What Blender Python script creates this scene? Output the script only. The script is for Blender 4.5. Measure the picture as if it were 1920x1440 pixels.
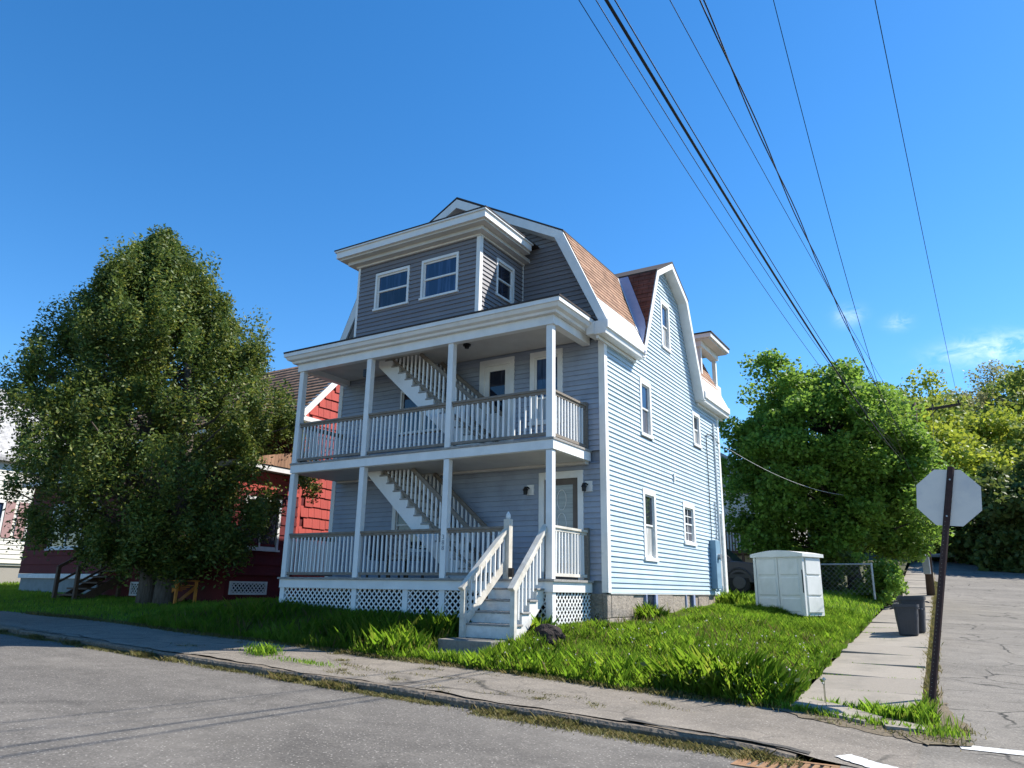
import bpy, bmesh, math, random
import numpy as np
from mathutils import Vector, Matrix
for o in list(bpy.data.objects): bpy.data.objects.remove(o)
S = bpy.context.scene
COL = S.collection
random.seed(7); RNG = np.random.default_rng(7)
pi = math.pi

# ------------------------------------------------------------ camera
FPX, CX, CY, EYE = 1387.0, 960.0, 720.0, 1.6
def _n(v): return v/np.linalg.norm(v)
_Y = _n(np.array([1846-CX, -(1121-CY), -FPX])); _X = -_n(np.array([-1370-CX, -(1068-CY), -FPX]))
_X = _n(_X-_Y*(_X@_Y)); _Z = np.cross(_X, _Y)
R = np.stack([_X, _Y, _Z], 1)            # camera = R @ world
def ray(px, py): return R.T@np.array([px-CX, -(py-CY), -FPX])
def atY(px, py, y): r = ray(px, py); return np.array([0, 0, EYE])+r*(y/r[1])
def atX(px, py, x): r = ray(px, py); return np.array([0, 0, EYE])+r*(x/r[0])
cd = bpy.data.cameras.new('camera'); cam = bpy.data.objects.new('camera', cd); COL.objects.link(cam)
cd.sensor_fit = 'HORIZONTAL'; cd.sensor_width = 36; cd.lens = 36*FPX/1920; cd.clip_start = .05; cd.clip_end = 3000
M = Matrix([list(R[:, 0]), list(R[:, 1]), list(R[:, 2])]).to_4x4(); M.translation = (0, 0, EYE)
cam.matrix_world = M; S.camera = cam

# ------------------------------------------------------------ sky, sun, exposure
SUN = Vector((1, .95, 1.45)).normalized()
EL = math.asin(SUN.z); AZ = math.atan2(SUN.x, SUN.y)
W = bpy.data.worlds.new('World'); S.world = W; W.use_nodes = True
nt = W.node_tree; nt.nodes.clear()
def N(t, **k):
    n = nt.nodes.new(t)
    for a, b in k.items(): setattr(n, a, b)
    return n
def L(a, b): nt.links.new(a, b)
sky = N('ShaderNodeTexSky', sky_type='NISHITA'); sky.sun_disc = False; sky.sun_elevation = EL; sky.sun_rotation = AZ
sky.altitude = 600; sky.air_density = 1.0; sky.dust_density = .15; sky.ozone_density = 3.5
hs = N('ShaderNodeHueSaturation'); hs.inputs['Saturation'].default_value = 1.29; hs.inputs['Value'].default_value = .92
L(sky.outputs[0], hs.inputs['Color'])
tc = N('ShaderNodeTexCoord')
cl_sum = None
for (px, py, wid, hgt, amt) in ((1872, 652, .05, .014, .5), (1592, 592, .014, .010, .3), (1684, 604, .012, .008, .3)):
    d = Vector(ray(px, py)).normalized(); rt = d.cross(Vector((0, 0, 1))).normalized(); up = rt.cross(d)
    tot = None
    for ax, w in ((rt, wid), (up, hgt)):
        dp = N('ShaderNodeVectorMath', operation='DOT_PRODUCT'); dp.inputs[1].default_value = ax; L(tc.outputs['Generated'], dp.inputs[0])
        sq = N('ShaderNodeMath', operation='DIVIDE'); L(dp.outputs['Value'], sq.inputs[0]); sq.inputs[1].default_value = w
        p2 = N('ShaderNodeMath', operation='MULTIPLY'); L(sq.outputs[0], p2.inputs[0]); L(sq.outputs[0], p2.inputs[1])
        if tot is None: tot = p2
        else:
            a = N('ShaderNodeMath', operation='ADD'); L(tot.outputs[0], a.inputs[0]); L(p2.outputs[0], a.inputs[1]); tot = a
    dp = N('ShaderNodeVectorMath', operation='DOT_PRODUCT'); dp.inputs[1].default_value = d; L(tc.outputs['Generated'], dp.inputs[0])
    gt = N('ShaderNodeMath', operation='GREATER_THAN'); gt.inputs[1].default_value = 0; L(dp.outputs['Value'], gt.inputs[0])
    ng = N('ShaderNodeMath', operation='MULTIPLY'); ng.inputs[1].default_value = -1; L(tot.outputs[0], ng.inputs[0])
    ex = N('ShaderNodeMath', operation='EXPONENT'); L(ng.outputs[0], ex.inputs[0])
    m = N('ShaderNodeMath', operation='MULTIPLY'); L(ex.outputs[0], m.inputs[0]); L(gt.outputs[0], m.inputs[1])
    m2 = N('ShaderNodeMath', operation='MULTIPLY'); L(m.outputs[0], m2.inputs[0]); m2.inputs[1].default_value = amt
    if cl_sum is None: cl_sum = m2
    else:
        a = N('ShaderNodeMath', operation='ADD'); L(cl_sum.outputs[0], a.inputs[0]); L(m2.outputs[0], a.inputs[1]); cl_sum = a
cn = N('ShaderNodeTexNoise'); cn.inputs['Scale'].default_value = 38; cn.inputs['Detail'].default_value = 8; cn.inputs['Roughness'].default_value = .62; cn.inputs['Distortion'].default_value = .6
cmp_ = N('ShaderNodeMapping'); cmp_.inputs['Scale'].default_value = (1, 1, 1.8); L(tc.outputs['Generated'], cmp_.inputs[0]); L(cmp_.outputs[0], cn.inputs['Vector'])
cr = N('ShaderNodeMapRange'); cr.inputs[1].default_value = .36; cr.inputs[2].default_value = .66; L(cn.outputs['Fac'], cr.inputs[0])
cm = N('ShaderNodeMath', operation='MULTIPLY', use_clamp=True); L(cr.outputs[0], cm.inputs[0]); L(cl_sum.outputs[0], cm.inputs[1])
mx = N('ShaderNodeMixRGB'); mx.inputs['Color2'].default_value = (7.2, 7.6, 8.4, 1); L(cm.outputs[0], mx.inputs['Fac']); L(hs.outputs[0], mx.inputs['Color1'])
bg = N('ShaderNodeBackground'); bg.inputs['Strength'].default_value = .126; L(mx.outputs[0], bg.inputs['Color'])
wo = N('ShaderNodeOutputWorld'); L(bg.outputs[0], wo.inputs[0])
sl = bpy.data.lights.new('sun', 'SUN'); sl.energy = 4.5; sl.angle = math.radians(.53); sl.color = (1, .945, .86)
so = bpy.data.objects.new('sun', sl); COL.objects.link(so); so.location = (20, 20, 40); so.rotation_euler = SUN.to_track_quat('Z', 'Y').to_euler()
S.view_settings.view_transform = 'Standard'; S.view_settings.look = 'None'; S.view_settings.gamma = 1; S.view_settings.exposure = 1.0
S.view_settings.use_curve_mapping = False
S.render.engine = 'CYCLES'

# ------------------------------------------------------------ terrain heights
def sm(a, b, x): t = np.clip((x-a)/(b-a), 0, 1); return t*t*(3-2*t)
def G(x, y):
    x = np.asarray(x, float); y = np.asarray(y, float)
    return .04-.036*np.clip(x, -18, 6)-.012*(np.clip(x, -90, -18)+18)+.02*np.clip(y-8, 0, 2)+.05*np.clip(y-10, 0, 28)+.1*np.clip(y-38, 0, 26)+.3*np.clip(y-68, 0, 45)
def GW(x, y): return G(x, y)+.1*sm(-1.0, -2.4, np.asarray(x, float))*1.0          # front sidewalk, dips at the corner
def GL(x, y):
    x = np.asarray(x, float); y = np.asarray(y, float)
    return G(x, y)+.1+.33*sm(10, 13.5, y)*sm(-2.3, -5, x)*(1-.7*sm(-14.5, -18, x))
def xl(y): return -1.86-.038*np.asarray(y, float)
def xr(y): return -.42-.038*np.asarray(y, float)
def g1(f, x, y): return float(f(x, y))

# ------------------------------------------------------------ materials
def hexc(c): return (*c, 1)
def mat(name, c1, c2=None, rough=.7, scale=6, detail=6, contrast=(.35, .65), bump=0, bscale=60, bdist=.01, spec=.3, stretch=(1, 1, 1), c3=None, s3=.7, f3=.5, metal=0, coat=0, orand=0):
    m = bpy.data.materials.new(name); m.use_nodes = True; t = m.node_tree; p = t.nodes['Principled BSDF']
    p.inputs['Roughness'].default_value = rough; p.inputs['Specular IOR Level'].default_value = spec; p.inputs['Metallic'].default_value = metal
    if coat: p.inputs['Coat Weight'].default_value = coat; p.inputs['Coat Roughness'].default_value = .08
    if c2 is None: c2 = tuple(min(1, v*.82) for v in c1)
    tcn = t.nodes.new('ShaderNodeTexCoord'); mp = t.nodes.new('ShaderNodeMapping'); mp.inputs['Scale'].default_value = stretch
    t.links.new(tcn.outputs['Object'], mp.inputs[0])
    no = t.nodes.new('ShaderNodeTexNoise'); no.inputs['Scale'].default_value = scale; no.inputs['Detail'].default_value = detail; no.inputs['Roughness'].default_value = .65
    t.links.new(mp.outputs[0], no.inputs['Vector'])
    mr = t.nodes.new('ShaderNodeMapRange'); mr.inputs[1].default_value, mr.inputs[2].default_value = contrast; t.links.new(no.outputs['Fac'], mr.inputs[0])
    mi = t.nodes.new('ShaderNodeMixRGB'); mi.inputs[1].default_value = hexc(c1); mi.inputs[2].default_value = hexc(c2); t.links.new(mr.outputs[0], mi.inputs[0])
    out = mi.outputs[0]
    if c3 is not None:
        n3 = t.nodes.new('ShaderNodeTexNoise'); n3.inputs['Scale'].default_value = s3; n3.inputs['Detail'].default_value = 7; n3.inputs['Roughness'].default_value = .7; t.links.new(mp.outputs[0], n3.inputs['Vector'])
        r3 = t.nodes.new('ShaderNodeMapRange'); r3.inputs[1].default_value = .5; r3.inputs[2].default_value = .72; r3.inputs[4].default_value = f3; t.links.new(n3.outputs['Fac'], r3.inputs[0])
        m3 = t.nodes.new('ShaderNodeMixRGB'); m3.inputs[2].default_value = hexc(c3); t.links.new(r3.outputs[0], m3.inputs[0]); t.links.new(out, m3.inputs[1]); out = m3.outputs[0]
    if orand:
        oi = t.nodes.new('ShaderNodeObjectInfo'); ro = t.nodes.new('ShaderNodeMapRange'); ro.inputs[3].default_value = 1-orand; ro.inputs[4].default_value = 1+orand*.6; t.links.new(oi.outputs['Random'], ro.inputs[0])
        mo = t.nodes.new('ShaderNodeMixRGB'); mo.blend_type = 'MULTIPLY'; mo.inputs[0].default_value = 1; t.links.new(out, mo.inputs[1]); t.links.new(ro.outputs[0], mo.inputs[2]); out = mo.outputs[0]
    t.links.new(out, p.inputs['Base Color'])
    if bump:
        nb = t.nodes.new('ShaderNodeTexNoise'); nb.inputs['Scale'].default_value = bscale; nb.inputs['Detail'].default_value = 4; t.links.new(mp.outputs[0], nb.inputs['Vector'])
        b = t.nodes.new('ShaderNodeBump'); b.inputs['Strength'].default_value = bump; b.inputs['Distance'].default_value = bdist; t.links.new(nb.outputs['Fac'], b.inputs['Height']); t.links.new(b.outputs[0], p.inputs['Normal'])
    return m
def leafmat(name, cols, trans=.3, rough=.55):
    m = bpy.data.materials.new(name); m.use_nodes = True; t = m.node_tree; t.nodes.clear()
    ge = t.nodes.new('ShaderNodeNewGeometry'); ra = t.nodes.new('ShaderNodeValToRGB'); t.links.new(ge.outputs['Random Per Island'], ra.inputs[0])
    e = ra.color_ramp.elements
    while len(e) < len(cols): e.new(.5)
    for i, c in enumerate(cols): e[i].position = i/(len(cols)-1); e[i].color = hexc(c)
    tcn = t.nodes.new('ShaderNodeTexCoord'); no = t.nodes.new('ShaderNodeTexNoise'); no.inputs['Scale'].default_value = .9; no.inputs['Detail'].default_value = 3; t.links.new(tcn.outputs['Object'], no.inputs['Vector'])
    mr = t.nodes.new('ShaderNodeMapRange'); mr.inputs[1].default_value = .3; mr.inputs[2].default_value = .7; mr.inputs[3].default_value = .78; mr.inputs[4].default_value = 1.2; t.links.new(no.outputs['Fac'], mr.inputs[0])
    mu = t.nodes.new('ShaderNodeMixRGB'); mu.blend_type = 'MULTIPLY'; mu.inputs[0].default_value = 1; t.links.new(ra.outputs[0], mu.inputs[1]); t.links.new(mr.outputs[0], mu.inputs[2])
    p = t.nodes.new('ShaderNodeBsdfPrincipled'); p.inputs['Roughness'].default_value = rough; p.inputs['Specular IOR Level'].default_value = .35; t.links.new(mu.outputs[0], p.inputs['Base Color'])
    tr = t.nodes.new('ShaderNodeBsdfTranslucent'); hv = t.nodes.new('ShaderNodeHueSaturation'); hv.inputs['Value'].default_value = 1.5; hv.inputs['Hue'].default_value = .485; t.links.new(mu.outputs[0], hv.inputs['Color']); t.links.new(hv.outputs[0], tr.inputs['Color'])
    mi = t.nodes.new('ShaderNodeMixShader'); mi.inputs[0].default_value = trans; t.links.new(p.outputs[0], mi.inputs[1]); t.links.new(tr.outputs[0], mi.inputs[2])
    o = t.nodes.new('ShaderNodeOutputMaterial'); t.links.new(mi.outputs[0], o.inputs[0])
    return m
def roadmat(name, c1, c2, crack=0.0, cscale=.55, patch=None, light=None, lines=0):
    m = mat(name, c1, c2, rough=.9, scale=42, detail=5, contrast=(.36, .64), bump=.5, bscale=140, bdist=.006, spec=.25, c3=patch, s3=.35, f3=.55)
    t = m.node_tree; p = t.nodes['Principled BSDF']; src = p.inputs['Base Color'].links[0].from_socket
    tcn = t.nodes.new('ShaderNodeTexCoord')
    for st_, sc_, lo_, hi_ in (((.22, 1, 1), .9, .78, 1.14), ((1, 1, 1), 2.6, .86, 1.1)):
        mpp = t.nodes.new('ShaderNodeMapping'); mpp.inputs['Scale'].default_value = st_; t.links.new(tcn.outputs['Object'], mpp.inputs[0])
        nn = t.nodes.new('ShaderNodeTexNoise'); nn.inputs['Scale'].default_value = sc_; nn.inputs['Detail'].default_value = 7; nn.inputs['Roughness'].default_value = .6; t.links.new(mpp.outputs[0], nn.inputs['Vector'])
        rr_ = t.nodes.new('ShaderNodeMapRange'); rr_.inputs[1].default_value = .32; rr_.inputs[2].default_value = .68; rr_.inputs[3].default_value = lo_; rr_.inputs[4].default_value = hi_; t.links.new(nn.outputs['Fac'], rr_.inputs[0])
        xx = t.nodes.new('ShaderNodeMixRGB'); xx.blend_type = 'MULTIPLY'; xx.inputs[0].default_value = 1; t.links.new(src, xx.inputs[1]); t.links.new(rr_.outputs[0], xx.inputs[2]); src = xx.outputs[0]
    if light:
        v = t.nodes.new('ShaderNodeTexVoronoi'); v.inputs['Scale'].default_value = 30; t.links.new(tcn.outputs['Object'], v.inputs['Vector'])
        r = t.nodes.new('ShaderNodeMapRange'); r.inputs[1].default_value = .126; r.inputs[2].default_value = .34; r.inputs[3].default_value = .85; r.inputs[4].default_value = 0; t.links.new(v.outputs['Distance'], r.inputs[0])
        n = t.nodes.new('ShaderNodeTexNoise'); n.inputs['Scale'].default_value = 30; t.links.new(tcn.outputs['Object'], n.inputs['Vector'])
        g = t.nodes.new('ShaderNodeMapRange'); g.inputs[1].default_value = .5; g.inputs[2].default_value = .56; t.links.new(n.outputs['Fac'], g.inputs[0])
        mm = t.nodes.new('ShaderNodeMath'); mm.operation = 'MULTIPLY'; t.links.new(r.outputs[0], mm.inputs[0]); t.links.new(g.outputs[0], mm.inputs[1])
        x = t.nodes.new('ShaderNodeMixRGB'); x.inputs[2].default_value = hexc(light); t.links.new(mm.outputs[0], x.inputs[0]); t.links.new(src, x.inputs[1]); src = x.outputs[0]
    if crack:
        n = t.nodes.new('ShaderNodeTexNoise'); n.inputs['Scale'].default_value = 1.6; n.inputs['Detail'].default_value = 6; t.links.new(tcn.outputs['Object'], n.inputs['Vector'])
        mv = t.nodes.new('ShaderNodeMixRGB'); mv.blend_type = 'ADD'; mv.inputs[0].default_value = .55; t.links.new(tcn.outputs['Object'], mv.inputs[1]); t.links.new(n.outputs['Color'], mv.inputs[2])
        for sc, wd, st in ((cscale, .020, 1), (cscale*2.7, .024, .45)):
            v = t.nodes.new('ShaderNodeTexVoronoi'); v.feature = 'DISTANCE_TO_EDGE'; v.inputs['Scale'].default_value = sc; t.links.new(mv.outputs[0], v.inputs['Vector'])
            r = t.nodes.new('ShaderNodeMapRange'); r.inputs[1].default_value = .004; r.inputs[2].default_value = wd; r.inputs[3].default_value = 1; r.inputs[4].default_value = 0; t.links.new(v.outputs['Distance'], r.inputs[0])
            n2 = t.nodes.new('ShaderNodeTexNoise'); n2.inputs['Scale'].default_value = sc*1.3; n2.inputs['Detail'].default_value = 3; t.links.new(tcn.outputs['Object'], n2.inputs['Vector'])
            g = t.nodes.new('ShaderNodeMapRange'); g.inputs[1].default_value = .44; g.inputs[2].default_value = .60; g.inputs[4].default_value = crack*st; t.links.new(n2.outputs['Fac'], g.inputs[0])
            mm = t.nodes.new('ShaderNodeMath'); mm.operation = 'MULTIPLY'; t.links.new(r.outputs[0], mm.inputs[0]); t.links.new(g.outputs[0], mm.inputs[1])
            x = t.nodes.new('ShaderNodeMixRGB'); x.inputs[2].default_value = (.03, .028, .024, 1); t.links.new(mm.outputs[0], x.inputs[0]); t.links.new(src, x.inputs[1]); src = x.outputs[0]
    t.links.new(src, p.inputs['Base Color'])
    return m
def shinglemat(name, c1, c2, mortar, sc=1.0, rowh=.14, bw=.32):
    m = bpy.data.materials.new(name); m.use_nodes = True; t = m.node_tree; p = t.nodes['Principled BSDF']; p.inputs['Roughness'].default_value = .9; p.inputs['Specular IOR Level'].default_value = .2
    uv = t.nodes.new('ShaderNodeUVMap'); b = t.nodes.new('ShaderNodeTexBrick'); b.inputs['Scale'].default_value = 1; b.inputs['Brick Width'].default_value = bw; b.inputs['Row Height'].default_value = rowh; b.inputs['Mortar Size'].default_value = .008; b.inputs['Mortar Smooth'].default_value = .3
    b.inputs['Color1'].default_value = hexc(c1); b.inputs['Color2'].default_value = hexc(c2); b.inputs['Mortar'].default_value = hexc(mortar); t.links.new(uv.outputs[0], b.inputs['Vector'])
    no = t.nodes.new('ShaderNodeTexNoise'); no.inputs['Scale'].default_value = 3.2; no.inputs['Detail'].default_value = 6; t.links.new(uv.outputs[0], no.inputs['Vector'])
    mr = t.nodes.new('ShaderNodeMapRange'); mr.inputs[1].default_value = .3; mr.inputs[2].default_value = .7; mr.inputs[3].default_value = .65; mr.inputs[4].default_value = 1.3; t.links.new(no.outputs['Fac'], mr.inputs[0])
    mu = t.nodes.new('ShaderNodeMixRGB'); mu.blend_type = 'MULTIPLY'; mu.inputs[0].default_value = 1; t.links.new(b.outputs['Color'], mu.inputs[1]); t.links.new(mr.outputs[0], mu.inputs[2]); t.links.new(mu.outputs[0], p.inputs['Base Color'])
    return m
def glassmat(name, c, rough=.02, spec=.6):
    m = mat(name, c, tuple(v*2.2+.012 for v in c), rough=rough, scale=2.6, detail=3, contrast=(.5, .68), spec=spec, stretch=(2.5, 2.5, .25), bump=.03, bscale=2.5, orand=.3); return m

MT = {}
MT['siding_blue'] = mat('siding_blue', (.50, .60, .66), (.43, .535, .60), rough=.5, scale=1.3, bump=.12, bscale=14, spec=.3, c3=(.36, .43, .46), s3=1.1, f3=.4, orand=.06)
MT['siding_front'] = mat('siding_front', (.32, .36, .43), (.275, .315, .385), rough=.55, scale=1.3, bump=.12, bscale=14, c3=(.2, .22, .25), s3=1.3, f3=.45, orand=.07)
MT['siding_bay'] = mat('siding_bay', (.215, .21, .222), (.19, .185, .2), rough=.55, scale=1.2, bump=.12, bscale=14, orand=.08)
MT['white'] = mat('white_trim', (.79, .78, .75), (.70, .70, .68), rough=.5, scale=2.5, c3=(.52, .51, .47), s3=1.6, f3=.35)
MT['white_worn'] = mat('white_worn', (.70, .69, .65), (.58, .57, .53), rough=.65, scale=5, c3=(.30, .27, .23), s3=3.2, f3=.55, bump=.15, bscale=30)
MT['ceiling'] = mat('porch_ceiling', (.60, .58, .54), (.52, .50, .46), rough=.6, scale=2)
MT['rail_wood'] = mat('rail_wood', (.25, .215, .175), (.16, .135, .11), rough=.8, scale=3, stretch=(3, 12, 12), bump=.2, bscale=20)
MT['tread_wood'] = mat('tread_wood', (.36, .345, .32), (.2, .185, .17), rough=.8, scale=4, stretch=(2, 9, 9), bump=.2)
MT['step_cap'] = mat('step_cap', (.66, .62, .54), (.5, .46, .39), rough=.7, scale=4, bump=.15, c3=(.36, .33, .28), s3=2, f3=.5)
MT['dark'] = mat('dark_void', (.012, .012, .014), rough=.9)
MT['glass_dark'] = glassmat('glass_dark', (.014, .018, .03))
MT['glass_blue'] = glassmat('glass_blue', (.02, .04, .085))
MT['glass_shade'] = glassmat('glass_shade', (.34, .34, .33), .12, .4)
MT['glass_screen'] = glassmat('glass_screen', (.10, .10, .115), .3, .3)
MT['blind'] = mat('blind', (.36, .38, .36), (.22, .24, .23), rough=.3, scale=1, stretch=(1, 1, 28), spec=.5)
MT['brown_metal'] = mat('brown_metal', (.12, .095, .078), rough=.5)
MT['black_metal'] = mat('black_metal', (.018, .017, .017), rough=.45)
MT['shingle_roof'] = shinglemat('brown_shingles', (.36, .22, .145), (.27, .155, .10), (.12, .07, .05))
MT['shingle_red'] = shinglemat('reddish_shingles', (.19, .075, .05), (.14, .05, .035), (.06, .03, .02))
MT['roof_dark'] = mat('roof_edge', (.055, .045, .042), rough=.9)
MT['flash_white'] = mat('flash_white', (.80, .78, .74), (.70, .68, .65), rough=.45, scale=9, contrast=(.3, .8))
MT['shade_frame_blue'] = mat('shade_frame_blue', (.33, .37, .52), (.28, .32, .47), rough=.4)  # white flashing with blue sky shade in its colour; also basement window frames
MT['stone'] = mat('foundation_stone', (.36, .31, .255), (.24, .205, .17), rough=.95, scale=9, bump=.8, bscale=22, bdist=.03, c3=(.15, .13, .11), s3=2.5, f3=.6)
MT['concrete'] = mat('concrete', (.36, .335, .295), (.29, .27, .235), rough=.95, scale=40, bump=.35, bscale=120, c3=(.22, .20, .17), s3=1.1, f3=.5)
MT['concrete_old'] = mat('old_concrete', (.23, .215, .185), (.17, .158, .135), rough=.95, scale=18, bump=.5, bscale=60, c3=(.10, .10, .075), s3=2.2, f3=.7)
MT['slab'] = mat('sidewalk_concrete', (.30, .265, .215), (.235, .207, .168), rough=.95, scale=45, bump=.3, bscale=140, bdist=.005, c3=(.165, .15, .12), s3=1.2, f3=.75, orand=.12)
MT['curb'] = mat('curb_granite', (.20, .165, .125), (.11, .09, .068), rough=.95, scale=20, bump=.9, bscale=14, bdist=.04, c3=(.08, .075, .06), s3=2.2, f3=.7)
MT['road'] = roadmat('asphalt', (.165, .150, .132), (.088, .081, .071), crack=.35, cscale=.14, patch=(.22, .20, .172), light=(.42, .39, .34))
MT['side_road'] = roadmat('old_asphalt', (.235, .212, .178), (.135, .122, .104), crack=1, cscale=.62, patch=(.155, .142, .122), light=(.36, .33, .28))
MT['walk_asphalt'] = roadmat('walk_asphalt', (.25, .218, .178), (.145, .127, .105), crack=.8, cscale=.45, patch=(.28, .24, .19), light=(.42, .38, .32))
MT['tar'] = roadmat('tar', (.10, .092, .08), (.05, .047, .042), crack=.8, cscale=3)
MT['paint'] = mat('road_paint', (.74, .74, .72), (.55, .55, .53), rough=.8, scale=30, c3=(.2, .19, .18), s3=9, f3=.9)
MT['soil'] = mat('soil', (.075, .085, .03), (.05, .045, .025), rough=1, scale=9, bump=.6, bscale=25, bdist=.03, c3=(.10, .085, .05), s3=.9, f3=.5)
MT['soil_dry'] = mat('dry_soil', (.19, .15, .10), (.11, .09, .06), rough=1, scale=22, bump=.7, bscale=40, bdist=.02, c3=(.08, .085, .035), s3=3, f3=.8)
MT['terrain'] = mat('terrain', (.06, .08, .025), (.045, .045, .02), rough=1, scale=1.5, bump=.4, bscale=6)
MT['bark'] = mat('bark', (.16, .135, .115), (.075, .06, .05), rough=.95, scale=7, stretch=(2.5, 2.5, .5), bump=.9, bscale=9, bdist=.05)
MT['bark_dark'] = mat('bark_dark', (.06, .048, .04), (.03, .025, .02), rough=.95, scale=7, stretch=(2.5, 2.5, .5), bump=.9, bscale=9, bdist=.05)
MT['bark_red'] = mat('pole_wood', (.10, .065, .045), (.05, .035, .028), rough=.9, scale=9, stretch=(3, 3, .3), bump=.5)
MT['leaf_cedar'] = leafmat('leaf_cedar', [(.042, .082, .017), (.07, .12, .022), (.13, .175, .03), (.055, .10, .02), (.24, .25, .045)], .33)
MT['leaf_maple'] = leafmat('leaf_maple', [(.085, .17, .025), (.13, .24, .034), (.18, .31, .046), (.11, .21, .03)], .48)
MT['leaf_yellow'] = leafmat('leaf_yellow', [(.22, .29, .03), (.30, .35, .04), (.18, .26, .03)], .4)
MT['leaf_spring'] = leafmat('leaf_spring', [(.14, .21, .035), (.19, .25, .045), (.22, .26, .05)], .4)
MT['leaf_dark'] = leafmat('leaf_dark', [(.055, .095, .02), (.085, .125, .028), (.12, .15, .035)], .35)
MT['leaf_pale'] = leafmat('leaf_pale', [(.20, .22, .09), (.25, .25, .11), (.16, .19, .07)], .4)
MT['grass'] = leafmat('grass_blade', [(.105, .22, .016), (.135, .28, .02), (.175, .32, .026), (.12, .24, .018), (.25, .33, .045)], .5)
MT['grass_dry'] = leafmat('grass_dry', [(.19, .17, .06), (.14, .15, .045), (.24, .2, .09), (.11, .13, .03)], .3)
MT['puff'] = mat('dandelion_puff', (.62, .58, .47), (.5, .46, .36), rough=1)
MT['yellow'] = mat('yellow_petal', (.7, .5, .03), rough=.8)
MT['pinkish'] = mat('dry_flower', (.5, .38, .3), (.35, .25, .2), rough=.9)
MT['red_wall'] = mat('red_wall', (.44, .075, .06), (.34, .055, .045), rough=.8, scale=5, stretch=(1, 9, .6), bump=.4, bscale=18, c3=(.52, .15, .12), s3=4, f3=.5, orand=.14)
MT['red_dark'] = mat('red_shaded_front', (.13, .017, .02), (.095, .013, .016), rough=.8, scale=3, bump=.3, bscale=14)  # house red darkened for the shade under the tree; also the balcony post
MT['band_white'] = mat('band_white', (.7, .7, .7), rough=.6)
MT['grey_found'] = mat('grey_foundation', (.25, .27, .27), (.2, .215, .215), rough=.9, scale=4)
MT['wood_brown'] = mat('wood_brown', (.13, .085, .06), (.09, .058, .042), rough=.85, scale=4, stretch=(2, 2, 2))
MT['wood_orange'] = mat('wood_orange', (.75, .32, .07), (.6, .23, .05), rough=.6, scale=4)
MT['shake_grey'] = shinglemat('grey_shingles', (.42, .41, .39), (.36, .35, .34), (.2, .2, .19))
MT['cream'] = mat('cream_siding', (.68, .66, .58), (.6, .58, .51), rough=.6, scale=1.5)
MT['mauve'] = mat('mauve_shutter', (.40, .25, .235), rough=.6)
MT['resin'] = mat('shed_resin', (.72, .71, .66), (.64, .64, .59), rough=.5, scale=2.5, c3=(.42, .43, .36), s3=1.8, f3=.4)
MT['bin'] = mat('bin_plastic', (.050, .049, .055), (.04, .04, .044), rough=.5, scale=4, spec=.4)
MT['sign_back'] = mat('sign_back', (.72, .65, .57), (.66, .60, .53), rough=.5, scale=1.5, metal=0, c3=(.36, .36, .42), s3=3, f3=.25)
MT['sign_red'] = mat('sign_red', (.45, .02, .02), rough=.4)
MT['rust'] = mat('rusty_post', (.055, .028, .024), (.035, .02, .018), rough=.8, scale=16)
MT['grate'] = mat('rust_iron', (.32, .18, .09), (.2, .11, .055), rough=.9, scale=22, bump=.4)
MT['galv'] = mat('galvanised', (.42, .43, .44), (.34, .35, .36), rough=.45, metal=.5)
MT['fence_wire'] = mat('fence_wire', (.2, .2, .2), rough=.6)
MT['meter'] = mat('meter_box', (.20, .32, .42), (.17, .28, .37), rough=.5)
MT['wire'] = mat('wire_black', (.012, .012, .013), rough=.6)
MT['wire_white'] = mat('wire_pale', (.5, .5, .48), rough=.6)
MT['car_paint'] = mat('car_paint', (.010, .012, .022), rough=.35, spec=.4, coat=.15)
MT['car_trim'] = mat('car_trim', (.03, .03, .035), rough=.5)
MT['tyre'] = mat('tyre', (.018, .018, .018), rough=.9)
MT['rim'] = mat('rim', (.05, .05, .055), rough=.4, metal=.3)
MT['rockdark'] = mat('stump_dark', (.045, .033, .03), (.02, .016, .015), rough=1, scale=9, bump=1, bscale=16, bdist=.06)
MT['digits'] = mat('digit_grey', (.22, .24, .27), rough=.5)
MT['fabric'] = mat('chair_fabric', (.32, .30, .29), (.09, .09, .11), rough=.9, scale=17, contrast=(.45, .55))
MT['dark_cloth'] = mat('dark_cloth', (.05, .055, .075), rough=.9)

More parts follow.
